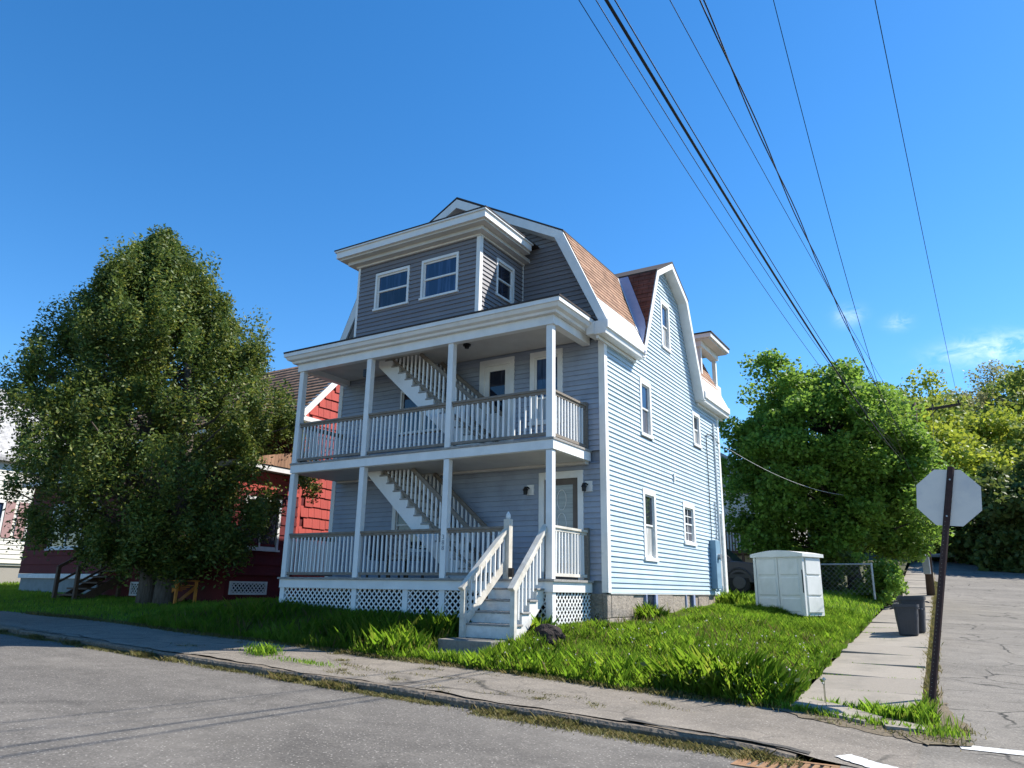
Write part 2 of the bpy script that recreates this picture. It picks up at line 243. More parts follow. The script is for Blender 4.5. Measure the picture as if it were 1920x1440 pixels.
# ------------------------------------------------------------ mesh helpers
ROOTLOC = {}
class MB:
    def __init__(s): s.v = []; s.f = []; s.uv = None
    def add(s, vs, fs):
        b = len(s.v); s.v += [tuple(float(c) for c in v) for v in vs]; s.f += [tuple(b+i for i in f) for f in fs]; return s
    def box(s, x0, x1, y0, y1, z0, z1):
        return s.add([(x0, y0, z0), (x1, y0, z0), (x1, y1, z0), (x0, y1, z0), (x0, y0, z1), (x1, y0, z1), (x1, y1, z1), (x0, y1, z1)],
                     [(0, 3, 2, 1), (4, 5, 6, 7), (0, 1, 5, 4), (1, 2, 6, 5), (2, 3, 7, 6), (3, 0, 4, 7)])
    def fbox(s, F, u0, u1, d0, d1, z0, z1):
        return s.add([F(u, d, z) for u, d, z in ((u0, d0, z0), (u1, d0, z0), (u1, d1, z0), (u0, d1, z0), (u0, d0, z1), (u1, d0, z1), (u1, d1, z1), (u0, d1, z1))],
                     [(0, 3, 2, 1), (4, 5, 6, 7), (0, 1, 5, 4), (1, 2, 6, 5), (2, 3, 7, 6), (3, 0, 4, 7)])
    def beam(s, p, q, w, h, up=(0, 0, 1)):
        p = Vector(p); q = Vector(q); d = (q-p).normalized(); r = d.cross(Vector(up)).normalized()*(w/2); u = r.cross(d).normalized()*(h/2)
        return s.add([p-r-u, p+r-u, p+r+u, p-r+u, q-r-u, q+r-u, q+r+u, q-r+u], [(0, 1, 2, 3), (7, 6, 5, 4), (0, 4, 5, 1), (1, 5, 6, 2), (2, 6, 7, 3), (3, 7, 4, 0)])
    def tube(s, pts, rad, n=8, cap=True):
        pts = [Vector(p) for p in pts]; k = len(pts); rad = rad if hasattr(rad, '__len__') else [rad]*k; b = len(s.v); a0 = None
        for i, p in enumerate(pts):
            d = (pts[min(i+1, k-1)]-pts[max(i-1, 0)]).normalized()
            if a0 is None: a0 = d.orthogonal().normalized()
            a0 = (a0-d*a0.dot(d)).normalized(); c = d.cross(a0)
            for j in range(n): t = 2*pi*j/n; s.v.append(tuple(p+(a0*math.cos(t)+c*math.sin(t))*rad[i]))
        for i in range(k-1):
            for j in range(n): s.f.append((b+i*n+j, b+i*n+(j+1) % n, b+(i+1)*n+(j+1) % n, b+(i+1)*n+j))
        if cap: s.f.append(tuple(b+j for j in range(n))[::-1]); s.f.append(tuple(b+(k-1)*n+j for j in range(n)))
        return s
    def prism(s, poly, F, d0, d1):              # poly of (u,z) in frame F, extruded from depth d0 to d1
        n = len(poly); return s.add([F(u, d0, z) for u, z in poly]+[F(u, d1, z) for u, z in poly], [tuple(range(n)), tuple(range(2*n-1, n-1, -1))]+[(i, i+n, (i+1) % n+n, (i+1) % n) for i in range(n)])
def rootloc(p):
    while p is not None and p.parent is not None: p = p.parent
    return ROOTLOC.get(p.name, Vector()) if p is not None else Vector()
def mesh_from(name, v, f, m, smooth=False, recalc=True):
    me = bpy.data.meshes.new(name); me.from_pydata([tuple(a) for a in v], [], f)
    if recalc:
        bm = bmesh.new(); bm.from_mesh(me); bmesh.ops.recalc_face_normals(bm, faces=bm.faces); bm.to_mesh(me); bm.free()
    if smooth: me.polygons.foreach_set('use_smooth', [True]*len(me.polygons))
    me.materials.append(MT[m] if isinstance(m, str) else m); me.update(); return me
def tag(o, label=None, cat=None, group=None, kind=None):
    if label: o['label'] = label
    if cat: o['category'] = cat
    if group: o['group'] = group
    if kind: o['kind'] = kind
    return o
def obj(name, mb, m, parent=None, loc=None, smooth=False, bevel=0, recalc=True):
    off = rootloc(parent) if parent is not None else Vector(loc or (0, 0, 0))
    o = bpy.data.objects.new(name, mesh_from(name, [Vector(v)-off for v in mb.v], mb.f, m, smooth, recalc)); COL.objects.link(o)
    if parent is not None: o.parent = parent
    else: o.location = off; ROOTLOC[o.name] = off
    if bevel:
        b = o.modifiers.new('bevel', 'BEVEL'); b.width = bevel; b.segments = 2; b.limit_method = 'ANGLE'
    return o
def inst(name, me, at, parent, rot=None, scale=None):
    o = bpy.data.objects.new(name, me); COL.objects.link(o); o.parent = parent; o.location = Vector(at)-rootloc(parent)
    if rot: o.rotation_euler = rot
    if scale: o.scale = scale
    return o
def thing(name, label, cat, loc, group=None):
    o = bpy.data.objects.new(name, None); COL.objects.link(o); o.location = loc; o.empty_display_size = .3; ROOTLOC[o.name] = Vector(loc); return tag(o, label, cat, group)
def struct(name, mb, m, parent=None, **k):
    o = obj(name, mb, m, parent, **k)
    if parent is None: o['kind'] = 'structure'
    return o
def grid(xs, ys, f, fx=None):
    mb = MB(); nx, ny = len(xs), len(ys)
    for y in ys:
        for x in xs:
            X = fx(x, y) if fx else x; mb.v.append((X, y, float(f(X, y))))
    mb.f = [(j*nx+i, j*nx+i+1, (j+1)*nx+i+1, (j+1)*nx+i) for j in range(ny-1) for i in range(nx-1)]
    return mb
def np_mesh(name, V, nper, m, parent=None, loc=(0, 0, 0), kind=None):
    # V: (K*nper,3) corner points, each face nper corners (own verts)
    me = bpy.data.meshes.new(name); K = len(V)//nper; off = rootloc(parent) if parent is not None else Vector(loc)
    V = V-np.array(off); me.vertices.add(len(V)); me.vertices.foreach_set('co', V.astype(np.float32).ravel()); me.loops.add(len(V)); me.loops.foreach_set('vertex_index', np.arange(len(V), dtype=np.int32))
    me.polygons.add(K); me.polygons.foreach_set('loop_start', np.arange(0, len(V), nper, dtype=np.int32)); me.polygons.foreach_set('loop_total', np.full(K, nper, dtype=np.int32))
    me.update(calc_edges=True); me.materials.append(MT[m]); o = bpy.data.objects.new(name, me); COL.objects.link(o)
    if parent is not None: o.parent = parent
    else: o.location = off; ROOTLOC[o.name] = off
    if kind: o['kind'] = kind
    return o
def set_uv(o, fn):
    me = o.data; uv = me.uv_layers.new(name='UVMap')
    for l in me.loops: uv.data[l.index].uv = fn(me.vertices[l.vertex_index].co)

# ------------------------------------------------------------ ground, roads, pavements
xs = list(np.concatenate([[-700, -300, -150], np.arange(-90, 61, 6.0), [150, 300, 700]])); ys = list(np.concatenate([[-700, -300, -120, -60], np.arange(-30, 131, 4.0), [200, 350, 700]]))
struct('ground', grid(xs, ys, lambda x, y: G(x, y)-.16), 'terrain')
struct('road', grid(list(np.arange(-90, 61, 3.0)), list(np.concatenate([np.arange(-42, 6, 4.0), [6, 7.86]])), lambda x, y: float(G(x, y))+(.0 if y < 7 else 0)), 'road')
struct('side_road', grid(list(np.linspace(0, 1, 9)), list(np.concatenate([[7.86], np.arange(8.5, 70, 1.5)])), lambda x, y: float(G(x, y))+.004, fx=lambda t, y: (float(xr(y))-.6)+t*9.6), 'side_road')
# asphalt pavement along the front street, its front edge wavering
def wv(x): return 7.98+.05*math.sin(x*1.7)+.04*math.sin(x*4.1+1)+.03*math.sin(x*9.3)
mb = MB(); XS = list(np.arange(-60, -.55, .25)); rows = [0, .25, .5, .75, 1]
for x in XS:
    y0 = wv(x)
    for t in rows: y = y0+(9.95-y0)*t; mb.v.append((x, y, float(GW(x, y))+.006+.012*math.sin(x*1.3+y)*t))
nr = len(rows); mb.f = [(i*nr+j, (i+1)*nr+j, (i+1)*nr+j+1, i*nr+j+1) for i in range(len(XS)-1) for j in range(nr-1)]
struct('pavement', mb, 'walk_asphalt')
# curb: long rough stones, each its own piece
curb = bpy.data.objects.new('curb', None); COL.objects.link(curb); curb['kind'] = 'structure'; ROOTLOC['curb'] = Vector()
x = -40.0
while x < -2.2:
    ln = random.uniform(1.7, 2.6); x1 = min(x+ln, -1.7); mb = MB(); n = 9; sink = random.uniform(-.02, .012); tilt = random.uniform(-.02, .02)
    for i in range(n+1):
        xx = x+.008+(x1-x-.016)*i/n; zt = g1(GW, xx, 7.9)+.004+sink*.8+random.uniform(-.006, .006); zb = g1(G, xx, 7.8)-.1; yf = 7.84+tilt*(i/n)+random.uniform(-.012, .012)
        mb.v += [(xx, yf+.02, zb), (xx, yf, zt-.03), (xx, yf+.03, zt), (xx, 8.05, zt-.004), (xx, 8.07, zb)]
    for i in range(n):
        for j in range(4): mb.f.append((i*5+j, i*5+j+1, i*5+5+j+1, i*5+5+j))
    mb.f += [(4, 3, 2, 1, 0), tuple(n*5+j for j in range(5))]
    obj('curb_stone', mb, 'curb', curb); x = x1
# tar seam between pavement and gutter near the corner
mb = MB(); XT = np.arange(-3.5, -1.5, .1)
for x in XT: y = 7.86+.08*math.sin(x*3); mb.v += [(x, y+.1-.03*random.random(), g1(GW, x, y)+.016), (x, y+.13+.07*random.random(), g1(GW, x, y+.15)+.016)]
mb.f = [(2*i, 2*i+2, 2*i+3, 2*i+1) for i in range(len(XT)-1)]
struct('tar_seam', mb, 'tar', recalc=False)
# long crack filler between curb and pavement: thin dark strip
# lawn soil sheets
def lawn_sheet(name, x0, x1f, y0, y1, m, nx=26, ny=60):
    return struct(name, grid(list(np.linspace(0, 1, nx)), list(np.linspace(y0, y1, ny)), lambda x, y: float(GL(x, y))+.002*0, fx=lambda t, y: x0+t*(x1f(y)-x0)), m)
lawn_sheet('lawn', -60, lambda y: float(xl(y))-.02, 9.93, 64, 'soil', 50, 60)
# dry verge strip between slabs and side road, and patch at the corner
mb = MB(); YS = np.arange(9.9, 62, .4)
for y in YS: mb.v += [(float(xr(y))+.0, y, g1(GL, -1, y)-.035), (float(xr(y))+.16+.07*math.sin(y*2.1), y, g1(G, -1, y)+.012)]
mb.f = [(2*i, 2*i+1, 2*i+3, 2*i+2) for i in range(len(YS)-1)]
struct('verge', mb, 'soil_dry', recalc=False)
mb = MB(); pts0 = [(-2.35, 9.8), (-1.9, 9.62), (-1.4, 9.7), (-1.0, 9.62), (-.7, 9.5), (-.35, 9.75), (-.3, 10.4), (-.45, 11.2), (-.62, 12.2), (-.86, 12.2), (-.9, 10.6), (-2.2, 10.62)]
pts = []
for i in range(len(pts0)):
    a, b_ = np.array(pts0[i]), np.array(pts0[(i+1) % len(pts0)])
    for k in range(6): p = a+(b_-a)*k/6; pts.append((p[0]+random.uniform(-.05, .05), p[1]+random.uniform(-.05, .05)))
cxy = (-1.2, 10.15); mb.v = [(cxy[0], cxy[1], g1(GW, *cxy)+.075)]+[(x, y, max(g1(GW, x, y), g1(G, x, y))+.022) for x, y in pts]
mb.f = [(0, i+1, (i+1) % len(pts)+1) for i in range(len(pts))]
struct('corner_soil', mb, 'soil_dry')
# concrete slabs of the side pavement
sw = bpy.data.objects.new('sidewalk', None); COL.objects.link(sw); sw['kind'] = 'structure'; ROOTLOC['sidewalk'] = Vector()
y = 10.62; k = 0
while y < 63:
    ln = 1.42 if k else 1.25; y1 = y+ln; g = .02; dz = random.uniform(-.012, .016); e = random.uniform(-.016, .016)
    c = [(float(xl(y+g)), y+g), (float(xr(y+g)), y+g), (float(xr(y1-g)), y1-g), (float(xl(y1-g)), y1-g)]
    mb = MB(); zz = [g1(GL, -1.0, b)+.03+dz+e*(1 if i in (0, 3) else -1) for i, (a, b) in enumerate(c)]
    ins = .012; ctr = (sum(p[0] for p in c)/4, sum(p[1] for p in c)/4)
    top = [(a+(ctr[0]-a)*ins, b+(ctr[1]-b)*ins, z) for (a, b), z in zip(c, zz)]; mid = [(a, b, z-.012) for (a, b), z in zip(c, zz)]; bot = [(a, b, z-.16) for (a, b), z in zip(c, zz)]
    mb.add(top+mid+bot, [(0, 1, 2, 3)]+[(i, (i+1) % 4, (i+1) % 4+4, i+4) for i in range(4)]+[(i+4, (i+1) % 4+4, (i+1) % 4+8, i+8) for i in range(4)])
    obj('slab', mb, 'slab', sw); y = y1; k += 1
# two broken slab pieces at the corner
for pl in ([(-2.15, 9.98), (-1.35, 9.9), (-1.2, 10.35), (-1.7, 10.55), (-2.1, 10.5)], [(-1.12, 9.86), (-.72, 9.95), (-.78, 10.2), (-1.0, 10.28), (-1.2, 10.12)]):
    mb = MB(); n = len(pl); mb.add([(a, b, g1(GW, a, b)+.085) for a, b in pl]+[(a, b, g1(GW, a, b)-.05) for a, b in pl], [tuple(range(n))]+[(i, (i+1) % n, (i+1) % n+n, i+n) for i in range(n)])
    obj('slab', mb, 'slab', sw)
# road paint
def paint(name, p, q, w):
    p = np.array(p); q = np.array(q); d = (q-p)/np.linalg.norm(q-p); nrm = np.array([-d[1], d[0]]); n = 24; mb = MB()
    for i in range(n+1):
        c = p+(q-p)*i/n; a = c-nrm*(w/2+random.uniform(-.012, .012)); b = c+nrm*(w/2+random.uniform(-.012, .012))
        for e in (a, b): mb.v.append((e[0], e[1], max(g1(G, *e)+.004, g1(GW, *e)+.01 if e[0] < -.6 else -9)+.008))
    mb.f = [(2*i, 2*i+1, 2*i+3, 2*i+2) for i in range(n)]
    return struct(name, mb, 'paint', recalc=False)
paint('stop_line', (-.42, 9.68), (4.4, 10.6), .24)
paint('crossing_paint', (-1.35, 8.3), (-.78, 8.02), .26)
paint('crossing_paint', (-1.0, 9.72), (-.72, 9.66), .16)
# storm drain grate
gx, gy = -1.72, 7.55; gz = g1(G, gx, gy); t = thing('storm_drain', 'rusty iron storm drain grate in the gutter at the corner', 'drain', (gx, gy, gz))
mb = MB(); mb.box(gx-.42, gx+.42, gy-.26, gy-.2, gz-.02, gz+.022); mb.box(gx-.42, gx+.42, gy+.2, gy+.26, gz-.02, gz+.022); mb.box(gx-.42, gx-.36, gy-.199, gy+.199, gz-.02, gz+.021); mb.box(gx+.36, gx+.42, gy-.199, gy+.199, gz-.02, gz+.021)
obj('frame', mb, 'grate', t)
for i in range(9): mb = MB(); xx = gx-.335+i*.082; mb.box(xx-.022, xx+.022, gy-.2, gy+.2, gz-.02, gz+.018); obj('bar', mb, 'grate', t)
mb = MB(); mb.box(gx-.35, gx+.35, gy-.2, gy+.2, gz+.004, gz+.007); obj('pit', mb, 'dark', t)

# ------------------------------------------------------------ blue house
def frame(o, U, Nn):
    o = np.array(o, float); U = np.array(U, float); Nn = np.array(Nn, float)
    return lambda u, d, z: tuple(o+U*u+Nn*d+np.array([0, 0, z]))
YW, XR, XL_, YB = 14.2, -6.45, -14.3, 22.65            # front wall, right wall, left wall, back wall
PX, PY, PL = -6.87, 12.56, -14.0                      # porch corner post, porch front, porch left post
D1, D2, CEIL = 1.81, 4.5, 7.0                          # decks and porch ceiling
XBAY0, XBAY1, YBAY = -12.1, -8.53, 12.32
FF = frame((0, YW, 0), (1, 0, 0), (0, -1, 0)); FR = frame((XR, 0, 0), (0, 1, 0), (1, 0, 0))
FBF = frame((0, YBAY, 0), (1, 0, 0), (0, -1, 0)); FBR = frame((XBAY1, 0, 0), (0, 1, 0), (1, 0, 0))
H = thing('blue_house', 'three-storey light blue house with stacked white front porches and gambrel roof', 'house', (-10.3, 18, .9))
def siding(wall, F, z0, z1, e, lim, openings, m):
    n = int(math.ceil((z1-z0)/e-.05))
    for k in range(n):
        za = z0+k*e; zb = min(za+e, z1)
        la, ra = lim(za); lb, rb = lim(zb)
        if ra-la < .03: continue
        if rb-lb < .02: lb = rb = (lb+rb)/2
        cuts = sorted((a, b) for a, b, c, d in openings if min(zb, d)-max(za, c) > .5*(zb-za))
        segs = []; cur = None
        pos = 'L'
        for a, b in cuts: segs.append((pos, a)); pos = b
        segs.append((pos, 'R'))
        for s0, s1 in segs:
            mb = MB()
            u0a, u0b = (la, lb) if s0 == 'L' else (max(s0, la), max(s0, lb)); u1a, u1b = (ra, rb) if s1 == 'R' else (min(s1, ra), min(s1, rb))
            if u1a-u0a < .02: continue
            if u1b < u0b: u1b = u0b = (u0b+u1b)/2
            j = random.uniform(-.003, .003); ja, jb = random.uniform(-.005, .005), random.uniform(-.005, .005)
            mb.add([F(u0a, .029+j, za+ja), F(u1a, .029+j, za+jb), F(u1b, .003, zb), F(u0b, .003, zb), F(u0a, -.012, za), F(u1a, -.012, za), F(u1b, -.012, zb), F(u0b, -.012, zb)],
                   [(0, 1, 2, 3), (0, 4, 5, 1), (0, 3, 7, 4), (1, 5, 6, 2), (3, 2, 6, 7)])
            obj('clapboard', mb, m, wall)
def window(F, u0, u1, z0, z1, panes=('glass_dark', 'glass_dark'), cw=.09, split=.5, muntin=False, casing='white', slider=False, name='window'):
    mb = MB(); mb.fbox(F, u0, u0+cw, -.06, .036, z0, z1); mb.fbox(F, u1-cw, u1, -.06, .036, z0, z1); mb.fbox(F, u0+cw, u1-cw, -.06, .038, z1-cw*1.15, z1); mb.fbox(F, u0-.02, u1+.02, -.06, .06, z0-.012, z0+cw*.62)
    w = obj(name, mb, casing, H); a, b, c, d = u0+cw, u1-cw, z0+cw*.62, z1-cw*1.15; sw_ = .036; zm = c+(d-c)*split; s = MB()
    if slider:
        um = (a+b)/2
        for (p, q) in ((a, um), (um, b)): s.fbox(F, p, p+.03, -.05, -.004, c, d); s.fbox(F, q-.03, q, -.05, -.004, c, d)
        s.fbox(F, a, b, -.049, -.003, c, c+.03); s.fbox(F, a, b, -.049, -.003, d-.03, d); obj('sash', s, casing, w)
        for i, (p, q) in enumerate(((a, um), (um, b))): g = MB(); g.fbox(F, p+.03, q-.03, -.045, -.03, c+.03, d-.03); obj('pane', g, panes[i], w)
        return w
    for (p, q, dd) in ((zm, d, .0), (c, zm+.03, -.014)):
        s.fbox(F, a, a+sw_, -.04+dd, -.006+dd, p, q); s.fbox(F, b-sw_, b, -.04+dd, -.006+dd, p, q); s.fbox(F, a+sw_, b-sw_, -.039+dd, -.005+dd, p, p+sw_); s.fbox(F, a+sw_, b-sw_, -.039+dd, -.005+dd, q-sw_, q)
    obj('sash', s, casing, w)
    for (p, q, dd, m) in ((zm, d, .0, panes[0]), (c, zm+.03, -.014, panes[1])):
        g = MB(); g.fbox(F, a+sw_, b-sw_, -.034+dd, -.022+dd, p+sw_, q-sw_); obj('pane', g, m, w)
        if muntin:
            s = MB(); um = (a+b)/2; s.fbox(F, um-.012, um+.012, -.022+dd, -.008+dd, p+sw_, q-sw_); pm = (p+q)/2; s.fbox(F, a+sw_, b-sw_, -.0215+dd, -.0085+dd, pm-.012, pm+.012); obj('muntin', s, casing, w)
    return w

# --- walls (cores sit 6 cm behind the boards)
RW = [(16.2, 16.92, 5.2, 6.6), (20.12, 20.78, 5.62, 6.62), (16.18, 16.98, 2.3, 3.93), (18.95, 19.88, 2.82, 3.92), (17.86, 18.52, 7.86, 9.22)]
CYc, CZ0, CZB, CZP = 18.2, 7.1, 9.65, 10.3             # cross gable centre, foot, break, peak
def cross_half(z): return 2.3-(z-CZ0)*1.12/2.55 if z < CZB else max(0, 1.18*(CZP-z)/(CZP-CZB))
def lim_right(z):
    if z <= 7.06: return (YW+.11, YB-.14)
    h = cross_half(z)-.06; return (CYc-h, CYc+h)
mb = MB(); mb.box(XR-.12, XR-.06, YW+.07, YB, 1.45, 7.15); mb.prism([(CYc-2.2, 7.15), (CYc+2.2, 7.15), (CYc+1.1, 9.6), (CYc, 10.2), (CYc-1.1, 9.6)], FR, -.12, -.06)
wr = obj('wall', mb, 'siding_blue', H); siding(wr, FR, 1.58, 10.25, .105, lim_right, RW, 'siding_blue')
mb = MB(); mb.box(XL_, XR-.06, YW+.06, YW+.12, 1.45, 7.2)
FW = [(-9.7, -8.73, 4.4, 6.92), (-8.3, -7.45, 5.2, 6.92), (-8.04, -6.96, 1.7, 4.1), (-12.15, -10.75, 5.35, 6.5), (-12.2, -11.0, 2.45, 3.75)]
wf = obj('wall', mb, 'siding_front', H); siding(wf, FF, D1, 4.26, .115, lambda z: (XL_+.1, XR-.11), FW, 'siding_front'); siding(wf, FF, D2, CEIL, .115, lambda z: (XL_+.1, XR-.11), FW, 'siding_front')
GCX = -10.3
def gam_half(z): return 4.15-(z-7.2)*1.09/2.46 if z < 9.66 else max(0, 3.06*(11.35-z)/1.69)
mb = MB(); mb.prism([(GCX-3.85, 7.2), (GCX+3.85, 7.2), (GCX+2.95, 9.5), (GCX, 11.2), (GCX-2.95, 9.5)], FF, -.12, -.06)
wg = obj('wall', mb, 'siding_bay', H); siding(wg, FF, 7.34, 11.2, .115, lambda z: (max(XBAY1+.01, GCX-gam_half(z)+.14) if z < 9.25 else GCX-gam_half(z)+.14, GCX+gam_half(z)-.14), [], 'siding_bay')
mb = MB(); mb.box(XL_, XL_+.06, YW+.12, YB, 1.3, 7.2); mb.box(XL_, XR-.12, YB-.06, YB, 1.3, 7.2); mb.add([(GCX-4.1, YB-.02, 7.2), (GCX+4.1, YB-.02, 7.2), (GCX+3, YB-.02, 9.6), (GCX, YB-.02, 11.3), (GCX-3, YB-.02, 9.6)], [(0, 1, 2, 3, 4)]); obj('wall', mb, 'siding_blue', H)
# foundation
mb = MB(); mb.box(XR-.3, XR-.03, YW+.02, YB-.05, .3, 1.56); mb.box(XL_+.05, XR-.3, YW+.02, YW+.3, .3, 1.56)
fo = obj('foundation', mb, 'stone', H)
yy = YW+.0
row = 0
for z0, z1 in ((.55, 1.08), (1.09, 1.555)):
    yy = YW-.02+(.2 if row else 0); row += 1
    if row == 2:
        mb = MB(); mb.box(XR-.1, XR-.002, YW-.02, YW+.17, z0, z1); obj('stone_block', mb, 'stone', fo, bevel=.012)
    while yy < YB-.1:
        ln = random.uniform(.7, 1.3); y1 = min(yy+ln, YB-.05)
        if not any(a-.05 < (yy+y1)/2 < b+.05 for a, b in ((16.2, 16.9), (18.9, 19.6))):
            mb = MB(); o_ = random.uniform(-.012, .012); mb.box(XR-.1, XR+o_, yy+.008, y1-.008, z0, z1); obj('stone_block', mb, 'stone', fo, bevel=.015)
        yy = y1
for a, b in ((16.2, 16.9), (18.9, 19.6)):
    mb = MB(); mb.box(XR-.16, XR+.03, a, a+.05, .7, 1.55); mb.box(XR-.16, XR+.03, b-.13, b, .7, 1.55); w = obj('basement_window', mb, 'shade_frame_blue', fo); mb = MB(); mb.box(XR-.03, XR-.012, a+.05, b-.13, .7, 1.55); obj('basement_pane', mb, 'glass_dark', fo)
# corner boards and skirt
mb = MB(); mb.box(XR-.02, XR+.034, YW-.04, YW+.11, 1.58, 7.0); mb.box(XR-.11, XR-.021, YW-.04, YW+.012, 1.58, 7.0); obj('corner_board', mb, 'white', H)
mb = MB(); mb.box(XR-.02, XR+.034, YB-.14, YB+.03, 1.58, 7.0); obj('corner_board', mb, 'white', H)
mb = MB(); mb.box(XL_-.03, XL_+.1, YW-.035, YW+.06, 1.4, 7.0); obj('corner_board', mb, 'white', H)
mb = MB(); mb.box(XR-.02, XR+.02, YW+.112, YB-.142, 1.555, 1.585); obj('starter_strip', mb, 'white', H)
# windows of the right wall
window(FR, *RW[0], panes=('glass_blue', 'glass_screen'), cw=.1); window(FR, *RW[1], panes=('glass_dark', 'glass_shade'), cw=.1); window(FR, *RW[2], panes=('glass_dark', 'glass_shade'), cw=.11)
window(FR, *RW[3], panes=('glass_dark', 'glass_screen'), cw=.12, muntin=True); window(FR, *RW[4], panes=('glass_blue', 'glass_shade'), cw=.085)
# windows and doors of the front wall
window(FF, *FW[1], panes=('glass_blue', 'glass_shade'), cw=.12, split=.35); window(FF, *FW[3], panes=('glass_dark', 'glass_dark'), cw=.05, slider=True); window(FF, *FW[4], panes=('glass_dark', 'glass_dark'), cw=.11, split=.5)
def door(u0, u1, z0, z1, leaf, pane, glass, low):
    mb = MB(); cw = .13; mb.fbox(FF, u0, u0+cw, -.06, .045, z0, z1); mb.fbox(FF, u1-cw, u1, -.06, .045, z0, z1); mb.fbox(FF, u0+cw, u1-cw, -.06, .047, z1-cw*1.2, z1)
    d = obj('front_door', mb, 'white', H); a, b, c, e = u0+cw, u1-cw, z0, z1-cw*1.2; s = MB(); r = .13
    s.fbox(FF, a, a+r, -.05, .01, c, e); s.fbox(FF, b-r, b, -.05, .01, c, e); s.fbox(FF, a+r, b-r, -.05, .009, e-r, e); s.fbox(FF, a+r, b-r, -.05, .009, c, low); obj('storm_frame', s, leaf, d)
    s = MB(); s.fbox(FF, a+r, b-r, -.035, -.02, low, e-r); obj('pane', s, glass, d)
    s = MB(); s.fbox(FF, a+.05, a+.09, .01, .06, c+.95, c+1.1); obj('handle', s, 'black_metal', d)
    return d
d = door(-8.04, -6.96, D1, 4.1, 'brown_metal', None, 'blind', D1+.35)
for k in range(3):
    s = MB(); zc = 2.25+k*.5; s.tube([FF(-7.5+.11*math.cos(t), -.012, zc+.24+.22*math.sin(t)) for t in np.linspace(0, 2*pi, 15)], .008, 5, False); obj('ornament', s, 'white', d)
door(-9.7, -8.73, D2, 6.92, 'white', None, 'glass_dark', D2+1.1)
# wall lamps
def lamp(u, z):
    mb = MB(); mb.fbox(FF, u-.085, u+.085, 0, .045, z-.11, z+.11); l = obj('wall_lamp', mb, 'white', H)
    mb = MB(); mb.tube([FF(u-.02, .04, z+.03), FF(u-.04, .1, z+.06), FF(u-.06, .14, z+.03)], .018, 6); mb.tube([FF(u-.06, .14, z+.06), FF(u-.06, .14, z-.02)], [.03, .065], 8); mb.tube([FF(u-.06, .14, z-.02), FF(u-.06, .14, z-.11)], [.05, .045], 8); obj('lantern', mb, 'black_metal', l)
lamp(-8.26, 3.74); lamp(-6.83, 3.74)
# --- bay on the porch roof
mb = MB(); mb.box(XBAY0+.03, XBAY1-.05, YBAY+.04, YBAY+.1, 7.3, 9.3); wb = obj('wall', mb, 'siding_bay', H)
BW = [(-11.53, -10.49, 7.95, 8.9), (-10.13, -9.08, 7.95, 8.92)]; BS = [(12.98, 13.74, 8.0, 8.92)]
siding(wb, FBF, 7.36, 9.16, .105, lambda z: (XBAY0+.05, XBAY1-.075), BW, 'siding_bay')
mb = MB(); mb.box(XBAY1-.1, XBAY1-.04, YBAY+.1, YW+.02, 7.3, 9.3); wb2 = obj('wall', mb, 'siding_bay', H); siding(wb2, FBR, 7.36, 9.16, .105, lambda z: (YBAY+.09, YW-.03), BS, 'siding_bay')
mb = MB(); mb.box(XBAY0, XBAY0+.06, YBAY+.1, YW+.02, 7.3, 9.3); obj('wall', mb, 'siding_bay', H)
for w in BW: window(FBF, *w, panes=('glass_blue', 'glass_dark') if w is BW[0] else ('glass_blue', 'glass_blue'), cw=.055)
window(FBR, *BS[0], panes=('glass_dark', 'glass_dark'), cw=.06)
mb = MB(); mb.box(XBAY1-.07, XBAY1+.03, YBAY-.03, YBAY+.085, 7.345, 9.17); obj('corner_board', mb, 'white', H)
mb = MB(); mb.box(XBAY0-.02, XBAY0+.045, YBAY-.025, YBAY+.06, 7.345, 9.17); obj('corner_board', mb, 'white', H)
mb = MB(); mb.box(XBAY1-.02, XBAY1+.026, YW-.06, YW-.026, 7.345, 9.17); obj('corner_board', mb, 'white', H)
# bay roof: frieze, stepped soffit, fascia, roofing
mb = MB(); mb.box(XBAY0-.06, XBAY1+.05, YBAY-.06, YW-.02, 9.17, 9.21); bc = obj('frieze', mb, 'white', H)
mb = MB(); mb.box(XBAY0-.2, XBAY1+.2, YBAY-.22, YW-.02, 9.212, 9.30); obj('soffit', mb, 'ceiling', bc); mb = MB(); mb.box(XBAY0-.32, XBAY1+.36, YBAY-.38, YW-.3, 9.302, 9.345); obj('soffit', mb, 'ceiling', bc)
mb = MB(); mb.box(XBAY0-.38, XBAY1+.42, YBAY-.45, YW-.34, 9.347, 9.50); obj('fascia', mb, 'white', bc)
mb = MB(); mb.box(XBAY0-.42, XBAY1+.455, YBAY-.49, YW-.3, 9.502, 9.535); obj('gutter_lip', mb, 'white', bc)
mb = MB(); mb.box(XBAY0-.43, XBAY1+.465, YBAY-.5, YW-.02, 9.537, 9.565); obj('roof', mb, 'roof_dark', bc)
